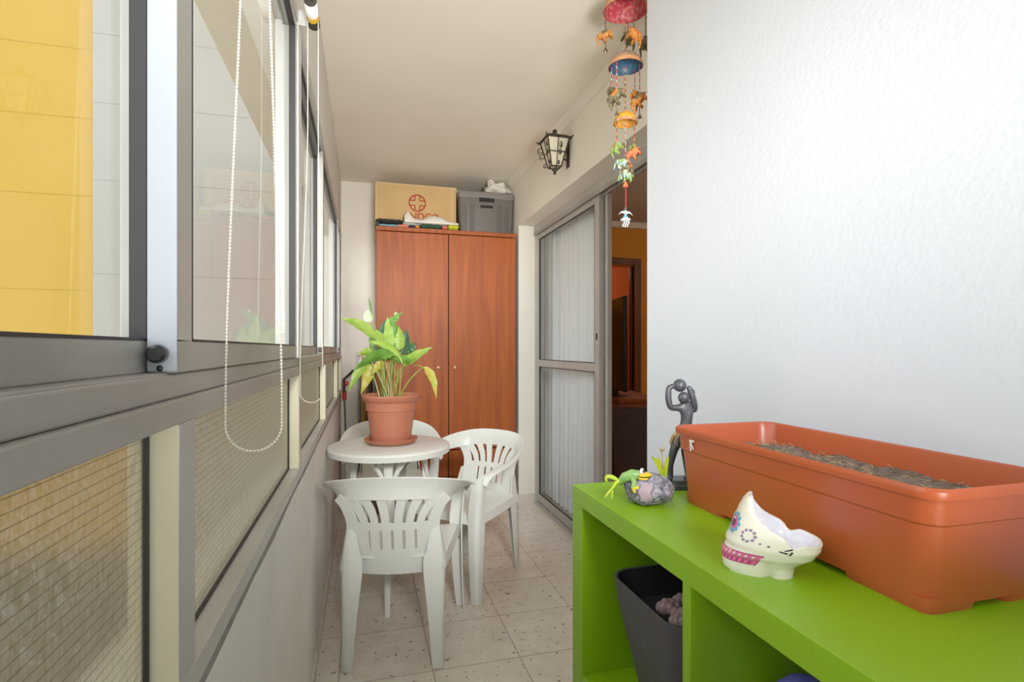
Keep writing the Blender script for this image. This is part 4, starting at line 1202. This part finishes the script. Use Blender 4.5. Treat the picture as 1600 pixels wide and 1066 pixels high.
stt = empty('figurine', (.734, 1.119, SZ), rz=math.radians(-15.5), label='dark grey figurine holding a ball over its head, beside the planter', cat='figurine')
KS = .00151
def sp(px, py, dy=0): return Vector(((px-1068)*KS, dy, (760-py)*KS+.004))
b = MB().loft([rrect(.036, .030, .012, 0), rrect(.036, .030, .012, .010), rrect(.033, .027, .012, .013), rrect(.032, .026, .012, .022)], closed_bot=True, closed_top=True); b.build('base', 'stat', stt, angle=30)
V = [sp(1070, 676), sp(1073, 655), sp(1074, 640), sp(1071, 628), sp(1067, 620, -.004),       # 0 pelvis 1 waist 2 chest 3 neck 4 head
     sp(1064, 637, -.002), sp(1046, 637, -.004), sp(1043, 622, -.004), sp(1044, 605, -.002), sp(1056, 602, 0),                # left arm
     sp(1083, 638, 0), sp(1086, 641, -.004), sp(1081, 622, -.008), sp(1074, 602, -.006),                                        # right arm
     sp(1061, 684, -.002), sp(1051, 705, -.004), sp(1047, 728), sp(1047, 748), sp(1042, 750, -.012),
     sp(1073, 690, .004), sp(1071, 706, .004), sp(1074, 730, .006), sp(1076, 745, .004), sp(1069, 749, -.008)]
Ed = [(0, 1), (1, 2), (2, 3), (3, 4), (2, 5), (5, 6), (6, 7), (7, 8), (8, 9), (2, 10), (10, 11), (11, 12), (12, 13), (0, 14), (14, 15), (15, 16), (16, 17), (17, 18), (0, 19), (19, 20), (20, 21), (21, 22), (22, 23)]
Rd = [.016, .0135, .0165, .008, .0125, .0095, .0085, .0078, .0075, .0065, .0095, .009, .008, .0065, .0125, .0105, .0075, .0075, .007, .0125, .0105, .0075, .0075, .008]
me = bpy.data.meshes.new('figure'); me.from_pydata([tuple(v) for v in V], Ed, []); me.materials.append(MAT['stat'])
fo = bpy.data.objects.new('figure', me); COL.objects.link(fo); fo.parent = stt
sm_ = fo.modifiers.new('skin', 'SKIN'); sm_.use_smooth_shade = True
for i, r_ in enumerate(Rd):
    me.skin_vertices[0].data[i].radius = (r_, r_); me.skin_vertices[0].data[i].use_root = (i == 0)
fs = fo.modifiers.new('sub', 'SUBSURF'); fs.levels = 2; fs.render_levels = 2
b = MB(); b.ell(sp(1062, 602), .0155, 20, 12); b.build('ball', 'stat', stt)
b = MB(); b.ell(sp(1067, 621, -.006), (.0135, .0125, .0145)); b.ell(sp(1081, 614, .002), (.008, .009, .011)); b.ell(sp(1060, 622, -.012), (.004, .005, .004)); b.build('head', 'stat', stt)
b = MB()
for i in range(60):
    a = random.uniform(0, 2*PI); r_ = random.uniform(.010, .016); p = sp(1068, 676)+Vector((r_*math.cos(a)-.004, r_*math.sin(a), 0))
    q_ = p+Vector((random.uniform(-.012, .003)+.006*math.cos(a), .008*math.sin(a), -random.uniform(.018, .040)))
    b.tube([p, (p+q_)/2+Vector((-.002, 0, .003)), q_], .0011, 4)
b.build('straw_skirt', 'straw', stt)

# ---- pot in the first cubby and violet object in the second
bp = empty('black_pot', (.648, .962, .44), label='black tapered square pot with dried succulents in the first cubby', cat='pot')
b = MB().use('bpot'); RR = []
for z, k in ((0, .60), (.05, .68), (.15, .85), (.22, .96), (.262, 1.0)):
    RR.append(rrect(.122*k, .140*k, .05*k, z, 7))
b.loft(RR, closed_bot=True); b.use('bpot'); b.loft([RR[-1], rrect(.119, .137, .05, .2635, 7), rrect(.116, .134, .048, .262, 7)])
b.use('bpoti'); b.loft([rrect(.116, .134, .048, .262, 7), rrect(.105, .122, .045, .20, 7)], closed_top=True); b.build('pot_shell', None, bp, angle=50)
b = MB().use('dried')
for (cx_, cy_, s) in ((-.055, -.01, 1), (-.03, -.055, 1.15), (-.005, .02, .8), (-.06, -.06, .9)):
    for k in range(14):
        a = k*2.4; e = .2+.075*k; l = .030*s*(1.1-k/20)
        b.ell((cx_+l*.6*math.cos(a)*math.cos(e), cy_+l*.6*math.sin(a)*math.cos(e), .215+.012*s+l*math.sin(e)), (.011*s, .010*s, .013*s), 8, 6)
b.build('dried_succulent', None, bp, angle=70)
b = MB().use('violet')
def vf(u, v):
    a = 2*PI*u
    prof = [(.03, 0), (.048, .01), (.058, .07), (.060, .15), (.058, .21), (.05, .236), (.032, .256), (.012, .264), (.0, .264)]
    t = v*(len(prof)-1); i = min(int(t), len(prof)-2); f_ = t-i
    r_ = prof[i][0]*(1-f_)+prof[i+1][0]*f_; z = prof[i][1]*(1-f_)+prof[i+1][1]*f_
    k = 1+.035*math.cos(a*26)*min(1, r_/.02)
    return (r_*k*math.cos(a), r_*k*math.sin(a), z)
b.grid(vf, 156, 25, cu=True); tag(b.build('ribbed_vase', None, loc=(.642, .652, .4402), angle=70), 'violet ribbed rounded vase in the second cubby of the green shelf', 'vase')

# ------------------------------------------------------------------ light
w = bpy.data.worlds.new('sky'); SC.world = w; w.use_nodes = True
nt = w.node_tree; nt.nodes.clear()
bg = nt.nodes.new('ShaderNodeBackground'); wo = nt.nodes.new('ShaderNodeOutputWorld')
tc = nt.nodes.new('ShaderNodeTexCoord'); sx = nt.nodes.new('ShaderNodeSeparateXYZ'); rp = nt.nodes.new('ShaderNodeValToRGB')
mr = nt.nodes.new('ShaderNodeMapRange'); mr.inputs[1].default_value = -1; mr.inputs[2].default_value = 1
els = rp.color_ramp.elements
els[0].position = .40; els[0].color = (.75, .70, .60, 1); els[1].position = .56; els[1].color = (.90, .96, 1.0, 1)
nt.links.new(tc.outputs['Generated'], sx.inputs[0]); nt.links.new(sx.outputs['Z'], mr.inputs[0]); nt.links.new(mr.outputs[0], rp.inputs[0])
nt.links.new(rp.outputs[0], bg.inputs[0]); bg.inputs[1].default_value = 2.65
nt.links.new(bg.outputs[0], wo.inputs[0])

def area(name, loc, rot, size, power, col=(1, 1, 1), sy=None):
    l = bpy.data.lights.new(name, 'AREA'); l.energy = power; l.size = size; l.color = col
    if sy: l.shape = 'RECTANGLE'; l.size_y = sy
    o = bpy.data.objects.new(name, l); COL.objects.link(o); o.location = loc; o.rotation_euler = rot
    return o
area('overhead_fill', (.38, -.75, 2.50), (math.radians(25), 0, 0), .8, 1.5, (1, .97, .93))  # unseen area light added overhead behind the camera to lift the interior
area('rear_fill', (.38, -1.3, 1.2), (math.radians(95), 0, 0), 1.0, 2.5, (1, .98, .95), 2.0)  # fill added behind the camera, where the balcony is walled off
def spot(name, loc, target, power, deg, col):
    l = bpy.data.lights.new(name, 'SPOT'); l.energy = power; l.spot_size = math.radians(deg); l.spot_blend = .8; l.shadow_soft_size = .35; l.color = col
    o = bpy.data.objects.new(name, l); COL.objects.link(o); o.location = loc
    o.rotation_euler = (Vector(target)-Vector(loc)).to_track_quat('-Z', 'Y').to_euler()
spot('far_end_fill', (.40, -.9, 2.1), (.62, 3.6, .9), 420, 42, (.99, .98, .96))  # spot added to brighten the dim far half of the balcony
spot('ceiling_fill', (.40, -1.0, 1.0), (.50, 2.9, 2.55), 430, 44, (1, .96, .90))  # up-light added behind the camera to brighten the ceiling
sl = bpy.data.lights.new('soft_sun', 'SUN'); sl.energy = .7; sl.angle = math.radians(75); sl.color = (.95, .98, 1)
so = bpy.data.objects.new('soft_sun', sl); COL.objects.link(so)
so.rotation_euler = Vector((1, .12, -.30)).to_track_quat('-Z', 'Y').to_euler()
l = bpy.data.lights.new('room_fill', 'POINT'); l.energy = 14; l.color = (1, .86, .7); l.shadow_soft_size = .2  # unseen point light added to light the room beyond the door
o = bpy.data.objects.new('room_fill', l); COL.objects.link(o); o.location = (3.1, 3.0, 2.1)
l = bpy.data.lights.new('back_room_fill', 'POINT'); l.energy = 10; l.color = (1, .86, .7); l.shadow_soft_size = .2  # unseen point light for the space behind the inner doorway
o = bpy.data.objects.new('back_room_fill', l); COL.objects.link(o); o.location = (2.6, 5.7, 2.2)

# ------------------------------------------------------------------ camera
cam = bpy.data.cameras.new('camera'); cam.sensor_width = 36; cam.lens = 837/1600*36
cam.shift_y = 12/1600; cam.clip_start = .02
co_ = bpy.data.objects.new('camera', cam); COL.objects.link(co_)
co_.location = (0, 0, 1.2); co_.rotation_euler = (PI/2, 0, math.radians(-15.5))
SC.camera = co_
SC.view_settings.view_transform = 'Standard'
SC.view_settings.exposure = 0
SC.view_settings.gamma = 1.18
